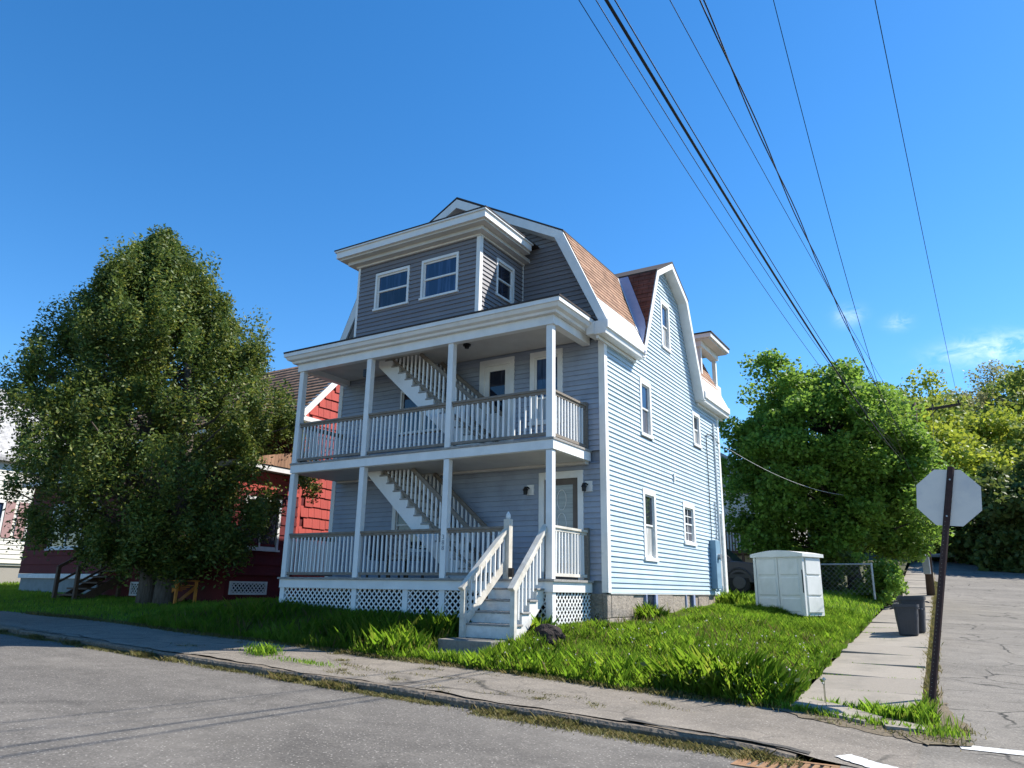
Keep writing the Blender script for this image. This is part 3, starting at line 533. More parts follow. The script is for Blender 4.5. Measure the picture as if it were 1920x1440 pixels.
# --- main gambrel roof, right lower slope in shingle courses
def slope_x(z): return GCX+4.15-(z-7.2)*1.09/2.46
def roof_strip(mb, y0, y1, za, zb, t=.012): mb.add([(slope_x(za)+t, y0, za), (slope_x(za)+t, y1, za), (slope_x(zb)+.001, y1, zb), (slope_x(zb)+.001, y0, zb), (slope_x(za)-.03, y0, za), (slope_x(za)-.03, y1, za)], [(0, 1, 2, 3), (0, 4, 5, 1)])
def uvroof(o): set_uv(o, lambda c: ((c.y+c.x*.0), c.z*1.09))
RY0, RY1 = 13.78, 22.95
def ycut(z): return CYc-cross_half(min(z, CZB))  # main slope meets the cross gable here
mb = MB(); z = 7.85
while z < 9.62:
    zb = min(z+.13, 9.66); roof_strip(mb, RY0+.05, ycut(z)+.05, z, zb); z += .13
mb2 = MB(); z = 7.85
while z < 9.62: zb = min(z+.13, 9.66); roof_strip(mb2, CYc+cross_half(z)-.05, RY1, z, zb); z += .13
rf = obj('roof', mb2, 'shingle_roof', H); uvroof(rf)
rf = obj('roof', mb, 'shingle_roof', H); uvroof(rf)
mb = MB(); roof_strip(mb, RY0+.05, 15.98, 7.24, 7.85, .02); mb.add([(slope_x(zz)+.016, y, zz) for zz in (7.85, 9.6) for y in (ycut(zz)-.16, ycut(zz)+.02)], [(0, 1, 3, 2)])
mb.add([(slope_x(7.24)+.02, 15.98, 7.24), (slope_x(7.85)+.02, 15.98+0.02, 7.85), (slope_x(7.85)+.02, ycut(7.85)+.02, 7.85)], [(0, 1, 2)]); obj('roof_flashing', mb, 'flash_white', rf, recalc=False)
mb = MB(); roof_strip(mb, 20.55, RY1, 7.24, 8.1, .02); obj('roof_flashing', mb, 'flash_white', rf, recalc=False)
# upper slopes, left slopes
mb = MB()
for sgn in (1, -1):
    a = [(GCX+sgn*3.09, 9.645), (GCX, 11.36)]; mb.add([(a[0][0], RY0-.02, a[0][1]), (a[0][0], RY1, a[0][1]), (a[1][0], RY1, a[1][1]), (a[1][0], RY0-.02, a[1][1]), (a[0][0], RY0-.02, a[0][1]-.05), (a[0][0], RY1, a[0][1]-.05), (a[1][0], RY1, a[1][1]-.05), (a[1][0], RY0-.02, a[1][1]-.05)], [(0, 1, 2, 3), (4, 5, 6, 7), (0, 4, 5, 1), (0, 3, 7, 4), (1, 2, 6, 5)])
mb.add([(GCX-4.2, RY0, 7.18), (GCX-4.2, RY1, 7.18), (GCX-3.09, RY1, 9.645), (GCX-3.09, RY0, 9.645)], [(0, 1, 2, 3)])
o = obj('roof', mb, 'roof_dark', H)
# rake boards of the front gable
def rake(mb, p, q, w, h): mb.beam(p, q, w, h)
prof = [(4.15, 7.24), (3.06, 9.62), (0, 11.29), (-3.06, 9.62), (-4.17, 7.2)]
mb = MB(); hb = .2
off = [(3.95, 7.24), (2.86, 9.5), (0, 11.05), (-2.86, 9.5), (-3.97, 7.2)]
for i in range(4):
    (a, za), (b, zb) = prof[i], prof[i+1]; (c, zc), (d_, zd) = off[i], off[i+1]
    P = [(a, za), (b, zb), (d_, zd), (c, zc)]; mb.add([(GCX+u, RY0-.02, zz) for u, zz in P]+[(GCX+u, RY0+.04, zz) for u, zz in P], [(0, 1, 2, 3), (7, 6, 5, 4), (0, 4, 5, 1), (3, 2, 6, 7), (0, 3, 7, 4), (1, 5, 6, 2)])
    P2 = [(c*.985, zc), (d_*.985, zd)]; mb.add([(GCX+c*.99, RY0+.04, zc+.03), (GCX+d_*.99, RY0+.04, zd+.03), (GCX+d_*.99, YW-.02, zd+.03), (GCX+c*.99, YW-.02, zc+.03)], [(0, 1, 2, 3)])
obj('rake_board', mb, 'white', H)
# right eaves: box, fascia, gutter with rounded profile
def eave(y0, y1):
    prof = [(-6.44, 6.94), (-6.18, 6.94), (-6.16, 7.04), (-6.12, 7.06), (-6.12, 7.235), (-6.44, 7.235)]; n = len(prof); mb = MB()
    mb.add([(x, y0, z) for x, z in prof]+[(x, y1, z) for x, z in prof], [tuple(range(n)), tuple(range(2*n-1, n-1, -1))]+[(i, i+n, (i+1) % n+n, (i+1) % n) for i in range(n)]); e = obj('eave', mb, 'white', H)
    mb = MB(); mb.box(-6.425, -6.375, y0+.05, y1-.02, 6.86, 6.928); obj('frieze', mb, 'white', e)
eave(13.72, 15.93); eave(20.5, 23.0)
mb = MB(); mb.box(-6.62, -6.445, 13.7, 14.15, 6.95, 7.23); obj('eave_return', mb, 'white', H)
# --- cross gable roof on the right side
XO, XI = -6.17, -9.3
def cross_roof(sgn):
    mb = MB()
    f = (CYc+sgn*2.42, 6.98); b = (CYc+sgn*1.22, CZB+.04); p = (CYc, CZP+.07)
    nc = 18
    for i in range(nc):
        t0, t1 = i/nc, (i+1)/nc; y0 = f[0]+(b[0]-f[0])*t0; z0 = f[1]+(b[1]-f[1])*t0; y1 = f[0]+(b[0]-f[0])*t1; z1 = f[1]+(b[1]-f[1])*t1; s = sgn*.012
        mb.add([(XO, y0+s, z0), (XI, y0+s, z0), (XI, y1, z1), (XO, y1, z1), (XI, y0-s, z0), (XO, y0-s, z0)], [(0, 1, 2, 3), (0, 5, 4, 1)])
    return mb
for sgn in (-1, 1): o = obj('roof', cross_roof(sgn), 'shingle_red', H); set_uv(o, lambda c: (c.x, c.z*1.1))
mb = MB()
for sgn in (-1, 1):
    A = (CYc+sgn*1.25, CZB+.03); B = (CYc, CZP+.09); mb.add([(XO+.02, A[0], A[1]), (XI, A[0], A[1]), (XI, B[0], B[1]), (XO+.02, B[0], B[1]), (XO+.02, A[0], A[1]-.045), (XI, A[0], A[1]-.045), (XI, B[0], B[1]-.045), (XO+.02, B[0], B[1]-.045)], [(0, 1, 2, 3), (4, 7, 6, 5), (0, 3, 7, 4), (0, 4, 5, 1)])
o = obj('roof', mb, 'roof_dark', H)
# rake trim with soffit, both sides
mb = MB()
for sgn in (-1, 1):
    pr = [(2.40, 6.98), (1.2, CZB), (0, CZP+.03)]; pi_ = [(2.24, 6.98), (1.08, CZB-.1), (0, CZP-.13)]
    for i in range(2):
        P = [pr[i], pr[i+1], pi_[i+1], pi_[i]]
        mb.add([(XO+.012, CYc+sgn*h, z) for h, z in P]+[(XR+.022, CYc+sgn*h, z) for h, z in P], [(0, 1, 2, 3), (4, 7, 6, 5), (3, 2, 6, 7), (0, 3, 7, 4), (0, 4, 5, 1)])
mb.add([(XO+.012, CYc-2.4, 6.96), (XO+.012, CYc+2.4, 6.96)], [])
obj('rake_board', mb, 'white', H)
# valley flashing, bluish shade put into its colour, lies on the cross roof
mb = MB(); zs = [7.05+i*(9.62-7.05)/10 for i in range(11)]
def crossY(z): return CYc-2.42+(z-6.98)*1.2/2.71
for z in zs: y = crossY(z)-.03; x = slope_x(z)+.012; mb.v += [(x, y, z), (min(x+.27, XO-.02), y, z)]
mb.f = [(2*i, 2*i+1, 2*i+3, 2*i+2) for i in range(10)]; obj('valley_flashing', mb, 'shade_frame_blue', H, recalc=False)
# --- rear balcony dormer
mb = MB(); mb.box(-8.2, -6.22, 21.55, 23.45, 9.18, 9.23); o = obj('balcony_roof', mb, 'ceiling', H); mb = MB(); mb.box(-8.2, -6.16, 21.5, 23.5, 9.232, 9.36); obj('fascia', mb, 'white', o); mb = MB(); mb.box(-8.2, -6.13, 21.47, 23.53, 9.362, 9.4); obj('roofing', mb, 'roof_dark', o)
mb = MB(); mb.box(-6.75, -6.5, 21.6, 23.4, 9.0, 9.18); obj('beam', mb, 'white', o)
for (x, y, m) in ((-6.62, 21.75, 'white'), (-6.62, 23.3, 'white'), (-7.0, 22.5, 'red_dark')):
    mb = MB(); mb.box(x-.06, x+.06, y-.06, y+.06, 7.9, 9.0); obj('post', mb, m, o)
mb = MB(); mb.box(-6.78, -6.5, 22.94, 23.5, 7.3, 8.1); obj('parapet', mb, 'white', o)
mb = MB(); mb.box(-7.3, -7.22, 21.6, 23.4, 7.5, 9.18); obj('back_wall', mb, 'siding_bay', o)

# --- porch
for nm, z, ov in (('upper', D2, 0), ('lower', D1, .02)):
    mb = MB(); mb.box(PL-.1-ov, PX+.12+ov, PY-.1-ov, YW-.03, z-.045, z); dk = obj('porch_deck', mb, 'tread_wood', H)
    mb = MB(); mb.box(PL-.08, PX+.1, PY-.08, PY-.045, z-.235, z-.047); obj('fascia', mb, 'white', dk)
    mb = MB(); mb.box(PX+.06, PX+.1, PY-.044, YW-.05, z-.235, z-.047); obj('fascia', mb, 'white', dk)
    mb = MB(); mb.box(PL-.08, PL-.045, PY-.044, YW-.05, z-.235, z-.047); obj('fascia', mb, 'white', dk)
mb = MB(); mb.box(PL-.04, PX+.055, PY-.04, YW-.03, D2-.25, D2-.2); obj('porch_ceiling', mb, 'ceiling', H)
mb = MB(); mb.box(PL, PX+.04, YW-.2, YW-.03, D2-.3, D2-.252); obj('ledger', mb, 'ceiling', H)
# porch roof with beam, boxed soffit, crown
mb = MB(); mb.box(PL-.12, PX+.12, PY-.1, PY+.06, 6.84, CEIL+.04); pb = obj('porch_beam', mb, 'white', H)
mb = MB(); mb.box(PX-.06, PX+.118, PY+.062, YW-.06, 6.86, CEIL+.04); obj('side_beam', mb, 'white', pb); mb = MB(); mb.box(PL-.118, PL+.06, PY+.062, YW-.06, 6.86, CEIL+.04); obj('side_beam', mb, 'white', pb)
mb = MB(); mb.box(PL+.062, PX-.062, PY+.062, YW-.03, CEIL, CEIL+.04); obj('porch_ceiling', mb, 'ceiling', H)
prof = [(0, CEIL+.042), (.1, CEIL+.042), (.12, CEIL+.09), (.2, CEIL+.12), (.24, CEIL+.19), (.27, CEIL+.20), (.27, CEIL+.29), (0, CEIL+.29)]
def crown_ring(d): return [(PL-.12-d, PY-.1-d), (PX+.12+d, PY-.1-d), (PX+.12+d, YW-.03), (PL-.12-d, YW-.03)]
mb = MB()
for d, z in prof:
    for (x, y) in crown_ring(d): mb.v.append((x, y, z))
for i in range(len(prof)-1):
    for j in (0, 1, 3): mb.f.append((i*4+j, i*4+(j+1) % 4, (i+1)*4+(j+1) % 4, (i+1)*4+j))
pr = obj('porch_roof', mb, 'white', H)
mb = MB(); mb.box(PL-.4, PX+.405, PY-.385, YW-.02, CEIL+.292, CEIL+.33); obj('roofing', mb, 'roof_dark', pr)
# posts
for x in (PL, -11.74, -9.35, PX):
    for (z0, z1) in ((D1, D2-.25), (D2, 6.84)):
        mb = MB(); w = .07; mb.box(x-w, x+w, PY-w, PY+w, z0, z1); p = obj('porch_post', mb, 'white', H, bevel=.006)
        if z0 == D1 and x == -9.35: POST3 = p
# ceiling lamp, black box on the second upper post
mb = MB(); mb.tube([(-9.35, 13.1, CEIL), (-9.35, 13.1, CEIL-.04)], .09, 12); mb.tube([(-9.35, 13.1, CEIL-.04), (-9.35, 13.1, CEIL-.1)], [.06, .05], 10); obj('ceiling_lamp', mb, 'black_metal', H)
mb = MB(); mb.box(-11.9, -11.815, PY-.08, PY+.06, 6.42, 6.6); obj('speaker_box', mb, 'black_metal', H)
# railings
BAL = {}
def balmesh(h, w=.034, m='white'):
    k = (round(h, 3), w, m)
    if k not in BAL: b = MB(); b.box(-w/2, w/2, -w/2, w/2, 0, h); BAL[k] = mesh_from('baluster', b.v, b.f, m)
    return BAL[k]
def railing(p, q, z, h=.98, sp=.128, cap='rail_wood', bm='white'):
    p = Vector((*p, z)); q = Vector((*q, z)); d = (q-p); L_ = d.length; d.normalize(); mb = MB(); up = Vector((0, 0, 1))
    mb.beam(p+up*h, q+up*h, .10, .045); mb.beam(p+up*(h-.048), q+up*(h-.048), .045, .06); r = obj('railing', mb, cap, H); mb = MB(); mb.beam(p+up*.085, q+up*.085, .05, .06); obj('bottom_rail', mb, cap, r)
    n = max(1, int(round(L_/sp))-1); me = balmesh(h-.195, m=bm)
    for i in range(n): inst('baluster', me, p+d*(L_*(i+1)/(n+1))+up*.115, r, rot=(random.uniform(-.008, .008), random.uniform(-.008, .008), random.uniform(-.1, .1)))
    return r
for (a, b) in ((PL, -11.74), (-11.74, -9.35), (-9.35, PX)): railing((a+.07, PY), (b-.07, PY), D2)
railing((PX, PY+.07), (PX, YW-.12), D2); railing((PL, PY+.07), (PL, YW-.12), D2); railing((PL+.07, PY), (-11.81, PY), D1); railing((-11.67, PY), (-9.42, PY), D1); railing((-9.28, PY), (-7.9, PY), D1)
railing((PX, PY+.07), (PX, YW-.12), D1, cap='step_cap'); railing((PL, PY+.07), (PL, YW-.12), D1)
for z in (D1, D2):
    mb = MB(); mb.box(PX-.045, PX+.045, YW-.12, YW-.03, z, z+1.06); obj('rail_post', mb, 'rail_wood', H)
# lower stringer and number on the third post
fc = bpy.data.curves.new('digits', 'FONT'); fc.body = '3\n8\n8'; fc.size = .13; fc.extrude = .003; fc.align_x = 'CENTER'; fc.space_line = .85; fo_ = bpy.data.objects.new('digits', fc); COL.objects.link(fo_)
bpy.context.view_layer.update(); me = bpy.data.meshes.new_from_object(fo_.evaluated_get(bpy.context.evaluated_depsgraph_get())); bpy.data.objects.remove(fo_)
me.materials.clear(); me.materials.append(MT['digits']); o = bpy.data.objects.new('house_number', me); COL.objects.link(o); o.parent = POST3; o.location = Vector((-9.35, PY-.074, D1+.78))-rootloc(POST3); o.rotation_euler = (pi/2, 0, 0)

# --- stairs inside the porch (two flights rising to the left)
def flight(xb, zb, xt, zt, yf, yb, nr, zclip):
    run = (xt-xb)/nr; rise = (zt-zb)/nr
    pts = [(xb, zb)]; top = []
    for i in range(nr): top += [(xb+run*i, zb+rise*(i+1)), (xb+run*(i+1), zb+rise*(i+1))]
    dx = .30; poly = [(xb+.12, zb)]+[(xb, zb)]+top+[(xt, zt-.34), (xb-.34, zb)]
    poly = [(xb, zb)]+top+[(xt, zt-.30), (xb-.42, zb)]
    Fy = frame((0, 0, 0), (1, 0, 0), (0, 1, 0)); st = MB(); st.prism(poly, Fy, yf, yf+.04); s = obj('porch_stair', st, 'white', H)
    st = MB(); st.prism(poly, Fy, yb-.04, yb); obj('stringer', st, 'white', s)
    for i in range(nr):
        mb = MB(); x0 = xb+run*i; x1 = xb+run*(i+1); z = zb+rise*(i+1); mb.box(x1-.02, x0+.03, yf-.015, yb+.01, z+.002, z+.034); obj('tread', mb, 'tread_wood', s)
        mb = MB(); mb.box(x0-.012, x0+.008, yf+.042, yb-.042, z-rise+.036, z); obj('riser', mb, 'white_worn', s)
    hgt = .86
    for y in (yf+.02, yb-.02):
        a = Vector((xb+.05, y, zb+rise*.6)); b = Vector((xt, y, zt+rise*.3)); t = (min(zclip, b.z+hgt)-hgt-a.z)/(b.z-a.z); e = a+(b-a)*min(1, t)
        mb = MB(); up = Vector((0, 0, 1)); mb.beam(a+up*hgt, e+up*hgt, .05, .09)
        r = obj('stair_rail', mb, 'rail_wood', s)
        tb = min(1, (zclip-.14-a.z)/(b.z-a.z)); e2 = a+(b-a)*tb; mb = MB(); mb.beam(a+up*.14, e2+up*.14, .04, .06); obj('bottom_rail', mb, 'rail_wood', r)
        nb = int((e2-a).length/.155)
        for i in range(1, nb):
            p = a+(e2-a)*(i/nb); h = min(hgt-.18, zclip-p.z-.17)
            if h > .05: inst('baluster', balmesh(round(h, 2), .036), p+up*.16, r)
flight(-9.15, D1, -12.15, D2, 13.12, 13.98, 14, D2-.26); flight(-8.95, D2, -12.0, 7.14, 13.12, 13.98, 14, CEIL-.01)

# --- front steps
sx0, sx1 = -8.05, -6.98; rise, run = .206, .26; y0 = PY-.06
mb = MB(); poly = [(y0, D1-.03)]
for k in range(1, 6): poly += [(y0-run*(k-1), D1-rise*k), (y0-run*k, D1-rise*k)] if k < 5 else [(y0-run*4, D1-rise*5)]
F1 = frame((0, 0, 0), (0, 1, 0), (1, 0, 0)); poly += [(y0-run*4+.28, D1-rise*5), (y0, D1-rise*2.1)]
mb.prism(poly, F1, sx1-.04, sx1); fs = obj('front_steps', mb, 'white_worn', H); mb = MB(); mb.prism(poly, F1, sx0, sx0+.04); obj('stringer', mb, 'white_worn', fs)
for k in range(1, 5): mb = MB(); mb.box(sx0-.03, sx1+.03, y0-run*k-.03, y0-run*(k-1)+.005, D1-rise*k+.002, D1-rise*k+.036); obj('tread', mb, 'tread_wood', fs, bevel=.006)
for k in range(1, 6): mb = MB(); yy = y0-run*(k-1); mb.box(sx0+.042, sx1-.042, yy-.012, yy+.01, D1-rise*k+(.04 if k < 5 else 0), D1-rise*(k-1)-.002); obj('riser', mb, 'white_worn', fs)
for (x, xt) in ((sx0+.03, sx0+.2), (sx1+.02, sx1+.02)):
    yb, zb = y0-run*4-.06, D1-rise*5; mb = MB(); mb.box(x-.045, x+.045, yb-.045, yb+.045, zb-.12, zb+.86); nw = obj('newel_post', mb, 'step_cap', fs)
    a = Vector((x, yb-.1, zb+.83)); b = Vector((xt, PY+(-.0 if x > -7.5 else .06), D1+1.0)); mb = MB(); mb.beam(a, b, .115, .055); mb.beam(a+Vector((0, .1, -.05)), b+Vector((0, 0, -.065)), .045, .08); r = obj('stair_rail', mb, 'step_cap', fs)
    d = b-a; lo = .64 if x < -7.5 else .78
    if x < -7.5: mb = MB(); mb.beam(a+Vector((0, .14, -lo+.06)), b+Vector((0, -.0, -lo)), .045, .14); obj('bottom_rail', mb, 'step_cap', r)
    nb = 9
    for i in range(1, nb+1): p = a+d*(i/(nb+1)); inst('baluster', balmesh(round(lo-.1, 2), .036, 'white'), p+Vector((0, 0, -lo+.03)), r)
mb = MB(); mb.box(-7.9, -7.77, PY-.04, PY+.09, D1, D1+1.14); tn = obj('newel_post', mb, 'step_cap', fs); mb = MB(); mb.tube([(-7.835, PY+.025, D1+1.14), (-7.835, PY+.025, D1+1.17), (-7.835, PY+.025, D1+1.23), (-7.835, PY+.025, D1+1.29)], [.03, .05, .045, .01], 10); obj('finial', mb, 'white', tn)
mb = MB(); mb.box(-7.76, -7.67, PY-.07, PY+.0, D1+.03, D1+.2); obj('lantern', mb, 'black_metal', tn)
# concrete steps
cs = thing('concrete_steps', 'two low grey concrete steps below the white front stairs', 'steps', (-7.5, 10.8, .4))
for (a, b, c, d, z0, z1) in ((-8.12, -7.02, 10.8, 11.55, .4, .775), (-8.12, -7.05, 10.46, 10.82, .3, .58)):
    mb = MB(); mb.box(a, b, c, d, z0, z1); obj('step', mb, 'concrete_old', cs, bevel=.02)
# lattice skirt
def lattice(F, u0, u1, z0, z1, d=0, sp=.138, w=.028):
    mb = MB()
    for s in (1, -1):
        c = -(z1-z0)
        while c < (u1-u0):
            pts = []
            a0 = max(0, -c); a1 = min(z1-z0, (u1-u0)-c)
            if a1-a0 > .02:
                p = (u0+c+a0, z0+a0); q = (u0+c+a1, z0+a1)
                if s < 0: p = (u0+u1-p[0], p[1]); q = (u0+u1-q[0], q[1])
                hw = w*.707; dd = d+(.008 if s > 0 else 0)
                P = [(p[0]-hw, p[1]), (p[0]+hw, p[1]), (q[0]+hw, q[1]), (q[0]-hw, q[1])]
                mb.add([F(u, dd, z) for u, z in P]+[F(u, dd-.008, z) for u, z in P], [(0, 1, 2, 3), (7, 6, 5, 4), (0, 4, 5, 1), (1, 5, 6, 2), (2, 6, 7, 3), (3, 7, 4, 0)])
            c += sp
    return mb
FS = frame((0, PY-.03, 0), (1, 0, 0), (0, -1, 0)); FSR = frame((PX+.05, 0, 0), (0, 1, 0), (1, 0, 0))
sk = [PL, -11.74, -10.3, -9.35, PX]
for i in range(4): obj('lattice_panel', lattice(FS, sk[i]+.07, sk[i+1]-.07, .68, 1.575), 'white', H, recalc=False)
for x in sk: mb = MB(); mb.box(x-.07, x+.07, PY-.05, PY+.09, .5, 1.574); obj('skirt_post', mb, 'white', H)
obj('lattice_panel', lattice(FSR, PY+.1, YW-.06, .95, 1.575), 'white', H, recalc=False)
mb = MB(); mb.box(PX+.03, PX+.085, PY+.1, YW-.05, .78, .96); obj('skirt_board', mb, 'white', H)
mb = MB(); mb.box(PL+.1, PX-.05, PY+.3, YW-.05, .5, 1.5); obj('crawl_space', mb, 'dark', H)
# meter, conduits, pipes at the rear of the right wall
mb = MB(); mb.box(XR+.022, XR+.2, 21.08, 21.5, 1.72, 3.05); me_ = obj('meter_box', mb, 'meter', H, bevel=.015); mb = MB(); mb.tube([(XR+.2, 21.29, 2.6), (XR+.28, 21.29, 2.6)], .08, 12); obj('meter', mb, 'galv', me_)
mb = MB(); mb.box(XR+.022, XR+.13, 21.62, 21.85, 1.8, 2.5); obj('meter_box', mb, 'wire_white', H, bevel=.01)
for y, z0, z1, r, m in ((21.25, 3.05, 6.1, .012, 'wire'), (22.05, 1.6, 6.6, .03, 'white'), (21.75, 2.5, 4.2, .018, 'galv'), (22.3, 1.3, 3.9, .045, 'white_worn')):
    mb = MB(); mb.tube([(XR+.05, y, z0), (XR+.05, y, z1)], r, 8); obj('conduit', mb, m, H)
mb = MB(); mb.tube([(XR+.05, 21.25, 6.1), (XR+.06, 21.7, 6.2), (XR+.06, 22.5, 6.05)], .012, 6); obj('conduit', mb, 'wire', H)
mb = MB(); mb.box(XR+.022, XR+.06, 18.3, 18.36, 4.35, 4.55); obj('vent_cap', mb, 'white', H)
# porch furniture
def chair(x, y, z, a, label, m):
    t = thing('porch_chair', label, 'chair', (x, y, z)); c, s = math.cos(a), math.sin(a)
    F = lambda u, d, zz: (x+u*c-d*s, y+u*s+d*c, z+zz)
    mb = MB(); mb.fbox(F, -.28, .28, -.28, .28, .38, .48); obj('seat', mb, m, t, bevel=.02); mb = MB(); mb.fbox(F, -.28, .28, .24, .34, .481, 1.0); obj('backrest', mb, m, t, bevel=.02)
    for u in (-.25, .25):
        for d in (-.25, .28): mb = MB(); mb.fbox(F, u-.02, u+.02, d-.02, d+.02, 0, .379); obj('leg', mb, 'black_metal', t)
        mb = MB(); mb.fbox(F, u*1.14-.025, u*1.14+.025, -.26, .3, .62, .65); obj('armrest', mb, 'black_metal', t)
chair(-10.65, 12.95, D1, pi, 'patterned grey porch chair behind the lower railing, right of the two', 'fabric'); chair(-11.3, 12.95, D1, pi+.2, 'dark plain porch chair behind the lower railing, left of the two', 'dark_cloth')

# ------------------------------------------------------------ red house (left neighbour)
RX, RYF, RYP, RXL = -18.0, 16.4, 14.0, -29.2
RH = thing('red_house', 'red shingled house with brown roof behind the big cedar tree', 'house', (-23.5, 20, 1.3))
FRR = frame((RX, 0, 0), (0, 1, 0), (1, 0, 0)); FRP = frame((0, RYP, 0), (1, 0, 0), (0, -1, 0)); FRF = frame((0, RYF, 0), (1, 0, 0), (0, -1, 0))
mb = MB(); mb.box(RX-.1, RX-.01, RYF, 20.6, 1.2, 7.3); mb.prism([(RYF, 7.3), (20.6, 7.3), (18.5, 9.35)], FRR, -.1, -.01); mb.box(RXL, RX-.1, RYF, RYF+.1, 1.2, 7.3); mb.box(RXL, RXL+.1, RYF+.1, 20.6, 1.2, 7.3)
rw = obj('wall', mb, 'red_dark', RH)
shm = {}
def shingle_mesh(w, h):
    k = (w, h)
    if k not in shm:
        b = MB(); b.add([(.045, 0, 0), (.045, w, 0), (.008, w, h), (.008, 0, h), (-.01, 0, 0), (-.01, w, 0), (-.01, w, h), (-.01, 0, h)], [(0, 1, 2, 3), (0, 4, 5, 1), (0, 3, 7, 4), (1, 5, 6, 2), (3, 2, 6, 7)]); shm[k] = mesh_from('shingle', b.v, b.f, 'red_wall')
    return shm[k]
z = 1.75; rowi = 0
while z < 8.8:
    y = RYF+.12+(.15 if rowi % 2 else 0); ymax = 19.6; ymin = max(RYF, RYF+(z+.33-7.25)/1.08)
    while y < ymax:
        w = random.choice((.24, .29, .33, .37))
        if y > ymin: inst('shingle', shingle_mesh(w-.012, .345), (RX, y, z+random.uniform(-.012, .012)), rw)
        y += w
    z += .33; rowi += 1
mb = MB(); mb.box(RX-.09, RX+.02, RYF-.02, RYF+.11, 1.6, 7.2); obj('corner_board', mb, 'red_wall', RH)
# main roof: 45 degree front slope with shingle courses
mb = MB()
for i in range(16):
    t0, t1 = i/16, (i+1)/16; ya = RYF-.35+t0*2.45; yb = RYF-.35+t1*2.45; za = 7.05+t0*2.57; zb = 7.05+t1*2.57
    mb.add([(RXL-.3, ya, za+.035), (RX+.28, ya, za+.035), (RX+.28, yb, zb), (RXL-.3, yb, zb), (RXL-.3, ya, za-.02), (RX+.28, ya, za-.02)], [(0, 1, 2, 3), (0, 4, 5, 1)])
o = obj('roof', mb, 'shingle_roof', RH); set_uv(o, lambda c: (c.x, c.y*1.4))
mb = MB(); mb.add([(RXL-.3, 18.5, 9.62), (RX+.28, 18.5, 9.62), (RX+.28, 20.95, 7.05), (RXL-.3, 20.95, 7.05)], [(0, 1, 2, 3)]); o = obj('roof', mb, 'shingle_roof', RH); set_uv(o, lambda c: (c.x, c.y*1.4))
mb = MB(); mb.beam((RX+.2, RYF-.37, 6.9), (RX+.2, 18.5, 9.48), .16, .2); mb.beam((RX+.09, RYF-.3, 6.9), (RX+.09, 18.5, 9.42), .1, .12); obj('rake_board', mb, 'white', RH)
mb = MB(); mb.box(RX-.02, RX+.24, RYF-.36, RYF+.55, 6.72, 6.86); mb.box(RX-.02, RX+.2, RYF-.32, RYF+.45, 6.5, 6.56); mb.box(RXL-.2, RX-.03, RYF-.36, RYF, 6.74, 6.88); obj('eave_return', mb, 'white', RH)
# front enclosed porch: courses of siding
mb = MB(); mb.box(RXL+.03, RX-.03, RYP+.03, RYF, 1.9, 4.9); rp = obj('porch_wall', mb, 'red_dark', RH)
WIN = [(-27.6, -24.6, 2.75, 4.2), (-22.2, -20.9, 2.6, 4.1)]
for i in range(10):
    z0 = 1.9+i*.3; z1 = z0+.3
    for seg in ([(RXL, -27.6), (-24.6, -22.2), (-20.9, RX)] if 2.7 < z0 < 4.05 else [(RXL, RX)]):
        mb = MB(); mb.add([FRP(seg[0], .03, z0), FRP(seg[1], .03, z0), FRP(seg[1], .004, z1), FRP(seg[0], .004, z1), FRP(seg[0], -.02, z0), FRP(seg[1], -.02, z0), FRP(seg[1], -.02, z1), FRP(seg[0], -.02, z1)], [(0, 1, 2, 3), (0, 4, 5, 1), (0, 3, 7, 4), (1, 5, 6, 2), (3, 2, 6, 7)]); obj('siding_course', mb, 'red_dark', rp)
    for seg in ([(RYP, 14.35), (15.75, RYF)] if 2.6 < z0 < 4.0 else [(RYP, RYF)]):
        mb = MB(); mb.add([FRR(seg[0], .03, z0), FRR(seg[1], .03, z0), FRR(seg[1], .004, z1), FRR(seg[0], .004, z1), FRR(seg[0], -.02, z0), FRR(seg[1], -.02, z0), FRR(seg[1], -.02, z1), FRR(seg[0], -.02, z1)], [(0, 1, 2, 3), (0, 4, 5, 1), (0, 3, 7, 4), (1, 5, 6, 2), (3, 2, 6, 7)]); obj('siding_course', mb, 'red_wall' if z0 > 4.2 else 'red_dark', rp)  # lower courses use the red with shade put into its colour
def rwin(F, u0, u1, z0, z1, n=2):
    mb = MB(); mb.fbox(F, u0-.08, u0, -.03, .05, z0-.08, z1+.1); mb.fbox(F, u1, u1+.08, -.03, .05, z0-.08, z1+.1); mb.fbox(F, u0, u1, -.03, .052, z1, z1+.1); mb.fbox(F, u0-.12, u1+.12, -.03, .1, z0-.13, z0-.082); mb.fbox(F, u0, u1, -.03, .03, z0-.08, z0)
    w = obj('window', mb, 'band_white', RH)
    for i in range(n): a = u0+(u1-u0)*i/n; b = u0+(u1-u0)*(i+1)/n; mb = MB(); mb.fbox(F, a+.03, b-.03, -.02, -.008, z0, z1); obj('pane', mb, 'glass_dark', w)
    for i in range(1, n): a = u0+(u1-u0)*i/n; mb = MB(); mb.fbox(F, a-.028, a+.028, -.02, .02, z0, z1); obj('mullion', mb, 'band_white', w)
rwin(FRP, -27.5, -24.7, 2.8, 4.15, 3); rwin(FRP, -22.1, -21.0, 2.65, 4.1, 2); rwin(FRR, 14.45, 15.65, 2.72, 4.05, 2)
